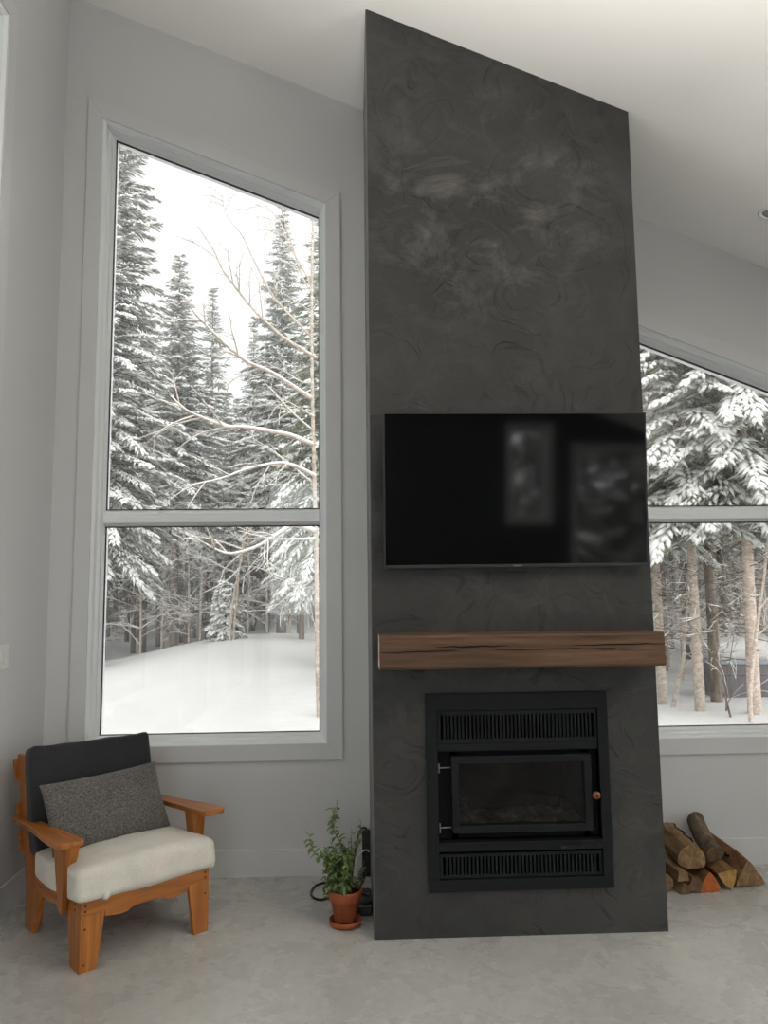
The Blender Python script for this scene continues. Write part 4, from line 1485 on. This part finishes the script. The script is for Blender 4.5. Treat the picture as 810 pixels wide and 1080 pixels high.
def conifer_meshes(seed, H, rmax, clear, whorl=0.28, nb=7, step=0.085, tw=0.34, wid=0.03, snow=0.75, top_pow=0.8, trunk_r=0.12, dead=0, droop=0.45, col=None, club=0.0, bark='bark', crook=0.0, needle_m='needles'):
    """meshes (trunk, needles, snow, dead twigs) of one conifer standing at the origin"""
    rg = np.random.default_rng(seed)
    P0, P1, Wd = [], [], []
    S0, S1, SW, ST = [], [], [], []
    D0, D1, DW = [], [], []
    z = clear
    def cx(zz): return crook * math.sin(zz * 0.7 + seed), crook * math.cos(zz * 0.5 + seed * 2) - crook * math.cos(seed * 2)
    while z < H - 0.1:
        t = (z - clear) / (H - clear)
        r = rmax * ((1 - t) ** top_pow) * (0.55 + 0.45 * min(1, t / 0.12 + 0.25))
        if club and t > 0.62: r = max(r, club * (1 - t) ** 0.3 * 1.4)
        r = max(r, 0.12)
        n = max(3, int(round(nb * (0.6 + 0.5 * (1 - t)))))
        a0 = rg.random() * 6.28
        for k in range(n):
            a = a0 + 6.283 * k / n + rg.normal(0, 0.25)
            L = r * rg.uniform(0.6, 1.12)
            e0 = 0.45 * t - 0.12 + rg.normal(0, 0.12)
            dr = droop * (1 - 0.6 * t) * rg.uniform(0.6, 1.3)
            ca, sa = math.cos(a), math.sin(a)
            ox, oy = cx(z)
            zz = z + rg.uniform(-0.1, 0.1)
            m = max(3, int(L / step))
            s = np.linspace(0.12, 1, m)
            ax_h = L * s
            ax_z = zz + L * (e0 * s - dr * s ** 2 + 0.25 * dr * s ** 3)
            px = ox + ax_h * ca; py = oy + ax_h * sa
            dz = (e0 - 2 * dr * s + 0.75 * dr * s ** 2)
            # the bough itself
            P0.append(np.array([ox, oy, zz])); P1.append(np.array([px[-1], py[-1], ax_z[-1]])); Wd.append(wid * 0.5)
            hs = rg.random() < snow + 0.15
            for sd in (-1, 1):
                be = np.radians(62 - 34 * s) + rg.normal(0, 0.12, m)
                lt = np.minimum(tw, 0.14 + 0.55 * L * (1 - s)) * rg.uniform(0.65, 1.2, m)
                dx = np.cos(be) * ca - sd * np.sin(be) * sa
                dy = np.cos(be) * sa + sd * np.sin(be) * ca
                dd = dz * 0.7 - 0.22 + rg.normal(0, 0.13, m)
                A = np.stack([px, py, ax_z], 1)
                B = A + np.stack([dx * lt, dy * lt, dd * lt], 1)
                P0.extend(A); P1.extend(B); Wd.extend(wid * rg.uniform(0.7, 1.3, m))
                # snow resting on the upper side
                keep = (rg.random(m) < snow) & hs
                up = np.array([0, 0, wid * 0.55])
                k0 = A + (B - A) * 0.04 + up
                k1 = A + (B - A) * rg.uniform(0.7, 1.02, (m, 1)) + up
                S0.extend(k0[keep]); S1.extend(k1[keep]); q = rg.uniform(0.8, 1.5, m)
                SW.extend((wid * 1.25 * q)[keep]); ST.extend((wid * 1.2 * q)[keep])
            if hs:   # a ridge of snow along the bough
                for q in range(0, m - 1, 2):
                    if rg.random() < snow:
                        S0.append(np.array([px[q], py[q], ax_z[q] + wid])); e = min(m - 1, q + 3)
                        S1.append(np.array([px[e], py[e], ax_z[e] + wid])); SW.append(wid * rg.uniform(1.2, 2.4)); ST.append(wid * rg.uniform(0.9, 1.6))
        z += whorl * rg.uniform(0.75, 1.2) * (1 - 0.35 * t)
    # leader
    ox, oy = cx(H)
    P0.append(np.array([ox, oy, H - 0.5])); P1.append(np.array([ox, oy, H + 0.1])); Wd.append(0.05)
    # dry lower branches
    for q in range(dead):
        zz = rg.uniform(0.7, max(clear + 0.8, 1.0)); a = rg.random() * 6.283; L = rg.uniform(0.35, 1.3)
        ox, oy = cx(zz)
        p = np.array([ox, oy, zz]); dirv = np.array([math.cos(a), math.sin(a), rg.uniform(-0.35, 0.25)])
        for sgm in range(3):
            p2 = p + dirv * L / 3
            D0.append(p.copy()); D1.append(p2 + dirv * 0.05); DW.append(0.010 - 0.0025 * sgm)
            for c_ in range(2):
                b2 = dirv + rg.normal(0, 0.55, 3); b2 /= np.linalg.norm(b2)
                D0.append(p2.copy()); D1.append(p2 + b2 * L * rg.uniform(0.2, 0.5)); DW.append(0.005)
                if rg.random() < 0.4 * snow:
                    S0.append(p2 + np.array([0, 0, 0.008])); S1.append(p2 + b2 * L * 0.3 + np.array([0, 0, 0.008])); SW.append(0.008); ST.append(0.008)
            p = p2; dirv = dirv + rg.normal(0, 0.18, 3)
    tb = MB()
    npt = 12
    tb.tube([(cx(H * i / npt)[0], cx(H * i / npt)[1], -0.4 + (H + 0.3) * i / npt) for i in range(npt + 1)], [trunk_r * (1.15 - 1.05 * i / npt) for i in range(npt + 1)], 9)
    me = bpy.data.meshes.new('trunk'); me.from_pydata(tb.v, [], tb.f); me.materials.append(M[bark])
    me.polygons.foreach_set('use_smooth', [True] * len(me.polygons))
    V, F = spindles(P0, P1, Wd, np.array(Wd) * 0.55)
    nm = fast_mesh('needles', V, F, M[needle_m])
    V, F = spindles(S0, S1, SW, ST, 0.5)
    smh = fast_mesh('snow_cover', V, F, M['tree_snow'])
    dm = None
    if D0:
        V, F = spindles(D0, D1, DW, DW, 0.15)
        dm = fast_mesh('dry_branches', V, F, M['twigs'])
    return [('trunk', me), ('needles', nm), ('snow_cover', smh), ('dry_branches', dm)]


def plant_tree(meshes, name, x, y, label, cat='tree', group=None, rz=0.0, s=1.0, sz=None, sink=0.05, tilt=(0, 0)):
    root = empty(name, (x, y, gz(x, y) - sink), rz)
    root.rotation_euler = (tilt[0], tilt[1], rz)
    root.scale = (s, s, sz or s)
    tag(root, label, cat, group)
    for nm, me in meshes:
        if me is None: continue
        o = bpy.data.objects.new(nm, me); C.objects.link(o); o.parent = root
    return root


def px_x(px, y, py=600):
    return float(at(px, py, y)[0])


A = conifer_meshes(1, 13.4, 1.85, 2.3, 0.24, 9, 0.05, 0.27, 0.021, 0.9, 0.66, 0.12, 10, 0.5)
Bm = conifer_meshes(2, 10.6, 1.7, 3.5, 0.25, 8, 0.055, 0.27, 0.022, 0.85, 0.85, 0.11, 10, 0.4)
Cm = conifer_meshes(3, 12.8, 1.8, 3.0, 0.30, 7, 0.08, 0.34, 0.03, 0.6, 0.95, 0.13, 8, 0.35)
Dm = conifer_meshes(4, 12.4, 2.1, 3.0, 0.25, 8, 0.055, 0.27, 0.022, 0.8, 1.0, 0.13, 10, 0.4, club=0.26)
Em = conifer_meshes(5, 8.4, 1.2, 1.6, 0.25, 8, 0.045, 0.25, 0.017, 0.75, 0.7, 0.075, 12, 0.75, needle_m='needles_green')
Sm = conifer_meshes(6, 1.35, 0.42, 0.16, 0.10, 7, 0.05, 0.16, 0.022, 0.95, 0.8, 0.03, 0, 0.5)
BG = [conifer_meshes(20 + i, (13.5, 15, 12, 14)[i], (1.7, 1.9, 1.6, 1.8)[i], (3.6, 4.8, 3.2, 4.2)[i], 0.34, 7, 0.10, 0.34, 0.036, 0.8, 0.8, (0.10, 0.12, 0.085, 0.11)[i], 34, 0.4, crook=0.05) for i in range(4)]
FAR = [conifer_meshes(30 + i, (13, 15)[i], (2.4, 2.6)[i], 0.15, 0.42, 7, 0.15, 0.45, 0.06, 0.45, 0.85, 0.12, 0, 0.4) for i in range(2)]

plant_tree(A, 'snowy_spruce', px_x(106, 12.0), 12.0, 'tall snow-laden spruce at the left edge of the tall window', rz=0.4)
plant_tree(Bm, 'snowy_spruce', px_x(184, 16.5), 16.5, 'snowy spruce with a short spire just right of the leftmost tall spruce')
plant_tree(Cm, 'snowy_spruce', px_x(221, 23.5), 23.5, 'slim dark pointed spruce standing alone against the white sky')
plant_tree(Dm, 'snowy_spruce', px_x(297, 17.5), 17.5, 'spruce with a narrow club-shaped top behind the bare tree branches')
plant_tree(Em, 'snowy_spruce', px_x(343, 9.6), 9.6, 'greener drooping spruce behind the bare pale trunk', rz=1.0)
plant_tree(Bm, 'snowy_spruce', px_x(152, 19.5), 19.5, 'snowy spruce filling the gap between the two left spruces', rz=2.0, s=0.98)
plant_tree(Cm, 'snowy_spruce', px_x(266, 27), 27, 'pointed spruce left of the club-topped spruce', rz=1.4, s=0.98)
plant_tree(Sm, 'small_fir', px_x(238, 13.6), 13.6, 'small white snow-covered fir standing on the snow bank', rz=0.3, sink=0.02)
plant_tree(Em, 'snowy_spruce', px_x(318, 13.5), 13.5, 'low-branched spruce left of the bare pale trunk', rz=2.6, s=0.8)

# pines close to the right-hand window; their boughs hang above
P1m = conifer_meshes(41, 9.5, 1.5, 3.0, 0.30, 7, 0.06, 0.34, 0.026, 0.92, 0.55, 0.072, 26, 0.65, bark='bark_pale', needle_m='needles_green')
P2m = conifer_meshes(42, 9.8, 1.6, 2.9, 0.30, 7, 0.06, 0.34, 0.026, 0.95, 0.55, 0.085, 26, 0.6, bark='bark_pink', needle_m='needles_green')
P3m = conifer_meshes(43, 10.5, 1.5, 3.6, 0.32, 6, 0.07, 0.34, 0.028, 0.8, 0.6, 0.085, 30, 0.55)
plant_tree(P1m, 'snowy_pine', px_x(738, 7.6, 740), 7.6, 'pale-trunked pine left of centre in the right-hand window', rz=0.9)
plant_tree(P2m, 'snowy_pine', px_x(795, 7.2, 740), 7.2, 'pinkish-trunked pine on the right in the right-hand window', rz=2.2, tilt=(0, -0.02))
plant_tree(P3m, 'snowy_pine', px_x(756, 8.6, 740), 8.6, 'darker-trunked pine between the pale and the pinkish pines', rz=0.2)
plant_tree(P1m, 'snowy_pine', px_x(699, 8.4, 740), 8.4, 'pale pine trunk just right of the mantel end', rz=3.6, s=0.96)
plant_tree(P3m, 'snowy_pine', px_x(840, 9.5, 740), 9.5, 'dark pine beyond the right border of the window', rz=1.2)

# the forest behind, tree after tree
rg = random.Random(77)
placed = []
def free(x, y, d):
    return all((x - a) ** 2 + (y - c) ** 2 > d * d for a, c in placed)
n_bg = 0
tries = 0
while n_bg < 125 and tries < 4000:
    tries += 1
    left = rg.random() < 0.62
    y = rg.uniform(16.5, 40) if left else rg.uniform(10.5, 40)
    p_ = rg.uniform(40, 410) if left else rg.uniform(640, 900)
    x = px_x(p_, y)
    if y < 20 and 205 < p_ < 300: continue
    if not free(x, y, 0.9): continue
    placed.append((x, y))
    kind = rg.randrange(4)
    s_ = rg.uniform(0.8, 1.12)
    if left:        # these stay below the photo's ragged skyline
        top = 330 if p_ < 205 else (420 if p_ < 262 else 350)
        s_ = min(s_, (1.5 + (633 - top - rg.uniform(-5, 60)) / 806 * (y + 3.6)) / (13.5, 15, 12, 14)[kind])
    plant_tree(BG[kind], 'forest_conifer', x, y, 'bare-stemmed conifer among the many dark trunks of the snowy forest behind', group='forest trees beyond the snow bank', rz=rg.random() * 6.28, s=s_, tilt=(rg.uniform(-0.03, 0.03), rg.uniform(-0.03, 0.03)))
    n_bg += 1
for i in range(52):
    y = rg.uniform(38, 56); p_ = -20 + 17 * i + rg.uniform(-8, 8)
    s_ = rg.uniform(0.75, 1.0)
    if p_ < 600: s_ = min(s_, (1.5 + (633 - 425 - rg.uniform(0, 40)) / 806 * (y + 3.6)) / 15)
    plant_tree(FAR[i % 2], 'far_conifer', px_x(p_, y), y, 'distant full-branched conifer closing the back of the forest', group='farthest forest trees', rz=rg.random() * 6.28, s=s_)

for (x, y, s_) in ((4.6, -17, 0.8), (6.2, -19, 0.9), (7.6, -17.5, 0.75), (9.4, -20, 0.9)):
    plant_tree(FAR[int(x) % 2], 'far_conifer', x, y, 'conifer outside the rear window, mirrored faintly in the television', group='trees mirrored in the television', rz=x, s=s_)


# ---- thin bare trees
def snow_branch(bk, sn, P, r0, r1, amt=1.0, n=6):
    Q = smooth_path(P, 5)
    m = len(Q)
    rr = [r0 + (r1 - r0) * i / (m - 1) for i in range(m)]
    bk.tube(Q, rr, n)
    if amt > 0:
        sn.tube([q + Vector((0, 0, rr[i] * 0.9)) for i, q in enumerate(Q)], [max(0.003, rr[i] * 0.85 * amt) for i in range(m)], n)
    return Q


def twiglets(bk, sn, Q, rng, n, L, r, amt, depth=1):
    for _ in range(n):
        i = rng.randrange(len(Q) // 4, len(Q) - 1)
        d = (Q[i + 1] - Q[i]).normalized()
        v = Vector((rng.gauss(0, 1), rng.gauss(0, 1), rng.gauss(0.1, 0.8)))
        v = (v - d * v.dot(d)).normalized()
        l = L * rng.uniform(0.5, 1.2)
        e = d * 0.75 + v * 0.65
        p0 = Q[i]
        P = [p0, p0 + e * l * 0.4, p0 + e * l * 0.75 + Vector((0, 0, -0.05 * l)), p0 + e * l + v * 0.1 * l + Vector((0, 0, -0.1 * l))]
        q = snow_branch(bk, sn, P, r, r * 0.35, amt, 4)
        if depth > 0: twiglets(bk, sn, q, rng, 3, l * 0.5, r * 0.6, amt, depth - 1)


def bare_tree(name, label, trunk_px, y, r, branches, mat_bark, seed=1, twn=5):
    rng = random.Random(seed)
    tp = [Vector(at(px, py, y)) for px, py in trunk_px]
    x0, y0 = tp[0].x, tp[0].y
    base = Vector((x0, y0, gz(x0, y0) - 0.1))
    pts = [base] + tp
    root = empty(name, base)
    tag(root, label, 'tree')
    inv = Matrix.Translation(-base)
    b = MB(); Q = smooth_path(pts, 5); m = len(Q)
    b.tube(Q, [r * (1.15 - 0.72 * i / (m - 1)) for i in range(m)], 10)
    b.build('trunk', mat_bark, root, smooth=True, xf=inv)
    bk, sn = MB(), MB()
    for (pl, yend, r0, amt) in branches:
        k = len(pl)
        P = [Vector(at(px, py, y + (yend - y) * i / (k - 1))) for i, (px, py) in enumerate(pl)]
        q = snow_branch(bk, sn, P, r0, r0 * 0.3, amt)
        twiglets(bk, sn, q, rng, twn, 0.55, r0 * 0.4, amt * 0.8)
    bk.build('branches', mat_bark, root, smooth=True, xf=inv)
    if sn.v:
        sn.build('branch_snow', M['tree_snow'], root, smooth=True, xf=inv)
    return root


HB_ = [([(334.6, 378), (303, 359), (284, 343), (267, 326), (249, 304), (235, 285), (226, 265), (208, 238)], 6.0, 0.022, 0.5),
       ([(328, 355), (298, 324), (284, 306), (267, 273), (255, 248), (239, 227), (234, 205)], 7.4, 0.018, 0.4),
       ([(329, 421), (303, 404), (284, 392), (263, 383), (243, 368), (220, 346), (205, 330), (194, 312)], 5.6, 0.026, 0.8),
       ([(331, 470), (307, 460), (284, 455), (259, 451), (239, 450), (214, 441), (197, 433), (180, 418)], 5.8, 0.026, 1.1),
       ([(333, 503), (313, 493), (296, 489), (278, 491), (255, 497), (232, 505), (195, 513)], 5.5, 0.022, 1.2),
       ([(333, 561), (315, 555), (305, 556), (289, 566), (273, 576), (252, 583), (236, 583), (213, 572)], 5.4, 0.026, 1.2),
       ([(334, 568), (310, 569), (284, 568), (252, 560)], 6.0, 0.014, 1.1),
       ([(331, 455), (310, 437), (292, 417), (280, 405)], 6.8, 0.014, 1.0),
       ([(333, 512), (318, 500), (300, 485), (284, 473), (265, 462)], 7.2, 0.013, 1.0),
       ([(329, 300), (316, 278), (304, 255), (296, 235), (280, 215)], 7.0, 0.014, 0.3),
       ([(329, 310), (318, 290), (309, 262), (302, 240), (290, 205), (270, 185)], 6.6, 0.013, 0.3),
       ([(330, 330), (312, 318), (292, 306), (270, 300)], 7.4, 0.01, 0.4),
       ([(329, 404), (318, 403), (300, 392), (284, 385)], 7.2, 0.012, 0.9),
       ([(334, 608), (322, 618), (312, 622)], 6.8, 0.01, 0.8),
       ([(332, 440), (318, 432), (304, 424), (292, 419)], 6.2, 0.012, 0.8)]
bare_tree('bare_tree', 'bare pale-barked tree whose snowy branches cross the tall window from its right side',
          [(337, 772), (335, 690), (334, 610), (332.5, 545), (331, 480), (329.5, 420), (329, 360), (329, 300), (330, 240), (331, 190)], 6.6, 0.034, HB_, M['bark_pale'], 3, 7)
bare_tree('bare_sapling', 'thin leaning snow-dusted sapling stem above the small white fir',
          [(243, 655), (249, 615), (255, 588), (259, 562), (262, 530)], 12.6, 0.026, [([(252, 600), (240, 612), (226, 620), (208, 628)], 12.0, 0.014, 1.0), ([(256, 580), (240, 574), (222, 569), (205, 566), (190, 571)], 11.8, 0.016, 1.2)], M['bark_pale'], 5, 5)
bare_tree('bare_sapling', 'second thin leaning sapling stem crossing the first above the small fir',
          [(247, 660), (250, 630), (252, 600), (256, 570), (258, 545)], 12.9, 0.024, [([(252, 605), (238, 600), (214, 588), (190, 590)], 12.3, 0.014, 1.1)], M['bark_pale'], 6, 5)
bare_tree('bare_sapling', 'slanting reddish-brown sapling on the right in the right-hand window',
          [(791, 735), (795, 690), (800, 650), (806, 605), (811, 560)], 6.6, 0.030, [([(797, 672), (806, 664), (815, 655)], 6.5, 0.014, 0.6), ([(803, 628), (794, 629), (786, 625)], 6.8, 0.016, 1.2), ([(800, 645), (812, 630), (824, 622)], 6.4, 0.014, 1.2)], M['bark_pink'], 8, 4)
bare_tree('bare_sapling', 'stem leaning right to form a V with the pale pine by the mantel end',
          [(708, 757), (714, 725), (720, 695), (723, 660), (725, 630), (726, 590)], 8.0, 0.034, [([(722, 670), (712, 650), (704, 625)], 8.2, 0.012, 0.4)], M['bark_pale'], 9, 4)
bare_tree('bare_sapling', 'dark thin stem leaning left in front of the darker pine',
          [(771, 758), (765, 735), (759, 710), (756, 690), (752, 660)], 7.0, 0.016, [([(767, 742), (774, 732), (784, 722)], 6.9, 0.008, 0.6), ([(766, 750), (767, 715), (771, 690), (774, 668)], 7.0, 0.012, 0.2)], M['bark'], 10, 3)

# ---- twiggy bare understorey trees
def bare_meshes(seed, H, r, nbr, spread, amt):
    rng = random.Random(seed)
    tb, bk, sn = MB(), MB(), MB()
    pts = [Vector((0.10 * H * 0.1 * rng.gauss(0, 1) * (k / 5), 0.10 * H * 0.1 * rng.gauss(0, 1) * (k / 5), -0.3 + (H + 0.3) * k / 5)) for k in range(6)]
    Q = smooth_path(pts, 5); m = len(Q)
    tb.tube(Q, [r * (1.1 - 0.85 * i / (m - 1)) for i in range(m)], 8)
    for k in range(nbr):
        i = int(m * rng.uniform(0.14, 0.95)); i = min(i, m - 1)
        a = rng.random() * 6.283
        L = spread * rng.uniform(0.6, 1.2) * (1.1 - 0.6 * i / m)
        d = Vector((math.cos(a), math.sin(a), rng.uniform(0.15, 0.7)))
        p = Q[i]
        P = [p, p + d * L * 0.35, p + d * L * 0.7 + Vector((0, 0, -0.06 * L)), p + d * L + Vector((0.1 * L * rng.gauss(0, 1), 0.1 * L * rng.gauss(0, 1), -0.2 * L))]
        q = snow_branch(bk, sn, P, r * 0.32, r * 0.1, amt, 5)
        twiglets(bk, sn, q, rng, 5, L * 0.4, r * 0.15, amt)
    out = []
    for nm, mb_, mt in (('trunk', tb, M['bark_pale']), ('branches', bk, M['bark_pale']), ('branch_snow', sn, M['tree_snow'])):
        me = bpy.data.meshes.new(nm); me.from_pydata(mb_.v, [], mb_.f); me.materials.append(mt)
        me.polygons.foreach_set('use_smooth', [True] * len(me.polygons)); out.append((nm, me))
    return out


UM = [bare_meshes(60, 5.2, 0.034, 26, 1.5, 1.2), bare_meshes(61, 4.2, 0.028, 24, 1.3, 1.3), bare_meshes(62, 3.2, 0.022, 22, 1.0, 1.2)]
for i, (p_, y, k) in enumerate(((150, 15.5, 0), (200, 14.8, 2), (212, 16.5, 0), (262, 15.4, 1), (282, 16.6, 0), (306, 15.2, 1), (172, 17.5, 0), (235, 18, 0), (322, 17.2, 0),
                                (684, 10.5, 1), (714, 11.5, 0), (731, 13, 0), (750, 10.8, 1), (768, 12.4, 0), (783, 14, 0), (806, 11.6, 1), (826, 13, 0), (700, 14.5, 0))):
    plant_tree(UM[k], 'understorey_tree', px_x(p_, y), y, 'thin bare understorey tree with snow-lined twigs at the forest edge', group='bare understorey trees', rz=i * 1.7, s=1 + 0.12 * ((i * 7) % 5 - 2) / 2)

# ---- the low dark box under snow behind the trunks on the right
bx, by = px_x(806, 8.9, 720), 8.9
bz_ = gz(bx, by)
cr = empty('storage_box', (bx, by, bz_ - 0.05), R(-4))
tag(cr, 'low dark box under a thick cap of snow behind the pinkish pine trunk', 'box')
b = MB(); b.box(-0.78, 0.95, 0, 0.9, 0, 0.60)
b.box(-0.80, 0.97, -0.02, 0.92, 0.40, 0.44)
b.build('box_body', plain('dark_purplish_panel', (0.10, 0.085, 0.088), 0.5, 0.4), cr, bevel=0.02)
b = MB(); b.box(-0.82, 0.99, -0.03, 0.93, 0.58, 0.66)
b.build('lid', plain('grey_blue_lid', (0.22, 0.24, 0.27), 0.45, 0.4), cr, bevel=0.02)
b = MB(); b.add(*soft_box(0.93, 0.5, 0.15, 20, 0.12, (0.02, 0.03, 0.06), 0.02, 5))
o = b.build('snow_cap', M['snow'], cr, smooth=True); o.location = (0.085, 0.45, 0.79)

# ---- falling-snow haze that softens the far trees
hm = bpy.data.materials.new('snow_haze'); hm.use_nodes = True
nt = hm.node_tree; nt.nodes.remove(nt.nodes['Principled BSDF'])
vs_ = nt.nodes.new('ShaderNodeVolumeScatter')
vs_.inputs['Density'].default_value = 0.0105; vs_.inputs['Anisotropy'].default_value = 0.2
vs_.inputs['Color'].default_value = (0.98, 0.98, 0.98, 1)
nt.links.new(vs_.outputs[0], nt.nodes['Material Output'].inputs['Volume'])
b = MB(); b.box(-45, 45, 6.0, 62, -1.0, 17)
hz_ = b.build('snow_haze', hm)
tag(hz_, 'pale haze of falling snow hanging among the forest trees', 'haze', kind='stuff')
# ------------------------------------------------------------------ sky and light
w = bpy.data.worlds.new('overcast_sky'); SC.world = w
w.use_nodes = True
nt = w.node_tree
bg = nt.nodes['Background']
tc = nt.nodes.new('ShaderNodeTexCoord')
SUN = Vector((0.72, -0.68, 0.26)).normalized()
dot = nt.nodes.new('ShaderNodeVectorMath'); dot.operation = 'DOT_PRODUCT'
nt.links.new(tc.outputs['Generated'], dot.inputs[0]); dot.inputs[1].default_value = SUN
mr = nt.nodes.new('ShaderNodeMapRange'); mr.interpolation_type = 'SMOOTHSTEP'
nt.links.new(dot.outputs['Value'], mr.inputs[0])
mr.inputs[1].default_value = -0.55; mr.inputs[2].default_value = 0.95
mr.inputs[3].default_value = SKY_LO; mr.inputs[4].default_value = SKY_HI
nt.links.new(mr.outputs[0], bg.inputs['Strength'])
bg.inputs['Color'].default_value = (1.0, 1.0, 1.0, 1)
SC.view_settings.view_transform = 'Standard'
SC.view_settings.look = 'None'
SC.view_settings.gamma = 1.0
SC.view_settings.use_curve_mapping = False
SC.view_settings.exposure = EXPO
cy = SC.cycles
cy.max_bounces = 14; cy.diffuse_bounces = 8; cy.glossy_bounces = 4; cy.transparent_max_bounces = 24
cy.transmission_bounces = 6
cy.sample_clamp_indirect = 8
cy.use_denoising = True


# warm invented fill lights without fixtures, added to brighten the ceiling
def uplight(x, y, z, sx, sy, power, spread=180):
    l = bpy.data.lights.new('added_ceiling_fill', 'AREA')
    l.shape = 'RECTANGLE'; l.size = sx; l.size_y = sy; l.energy = power; l.spread = R(spread); l.color = (1.0, 0.95, 0.88)
    o = bpy.data.objects.new('added_ceiling_fill', l); C.objects.link(o)
    o.location = (x, y, z); o.rotation_euler = (R(180), 0, 0)


uplight(2.2, -2.5, 1.9, 0.4, 0.4, 62, 130)
uplight(0.1, -1.9, 2.4, 0.3, 0.3, 34, 110)
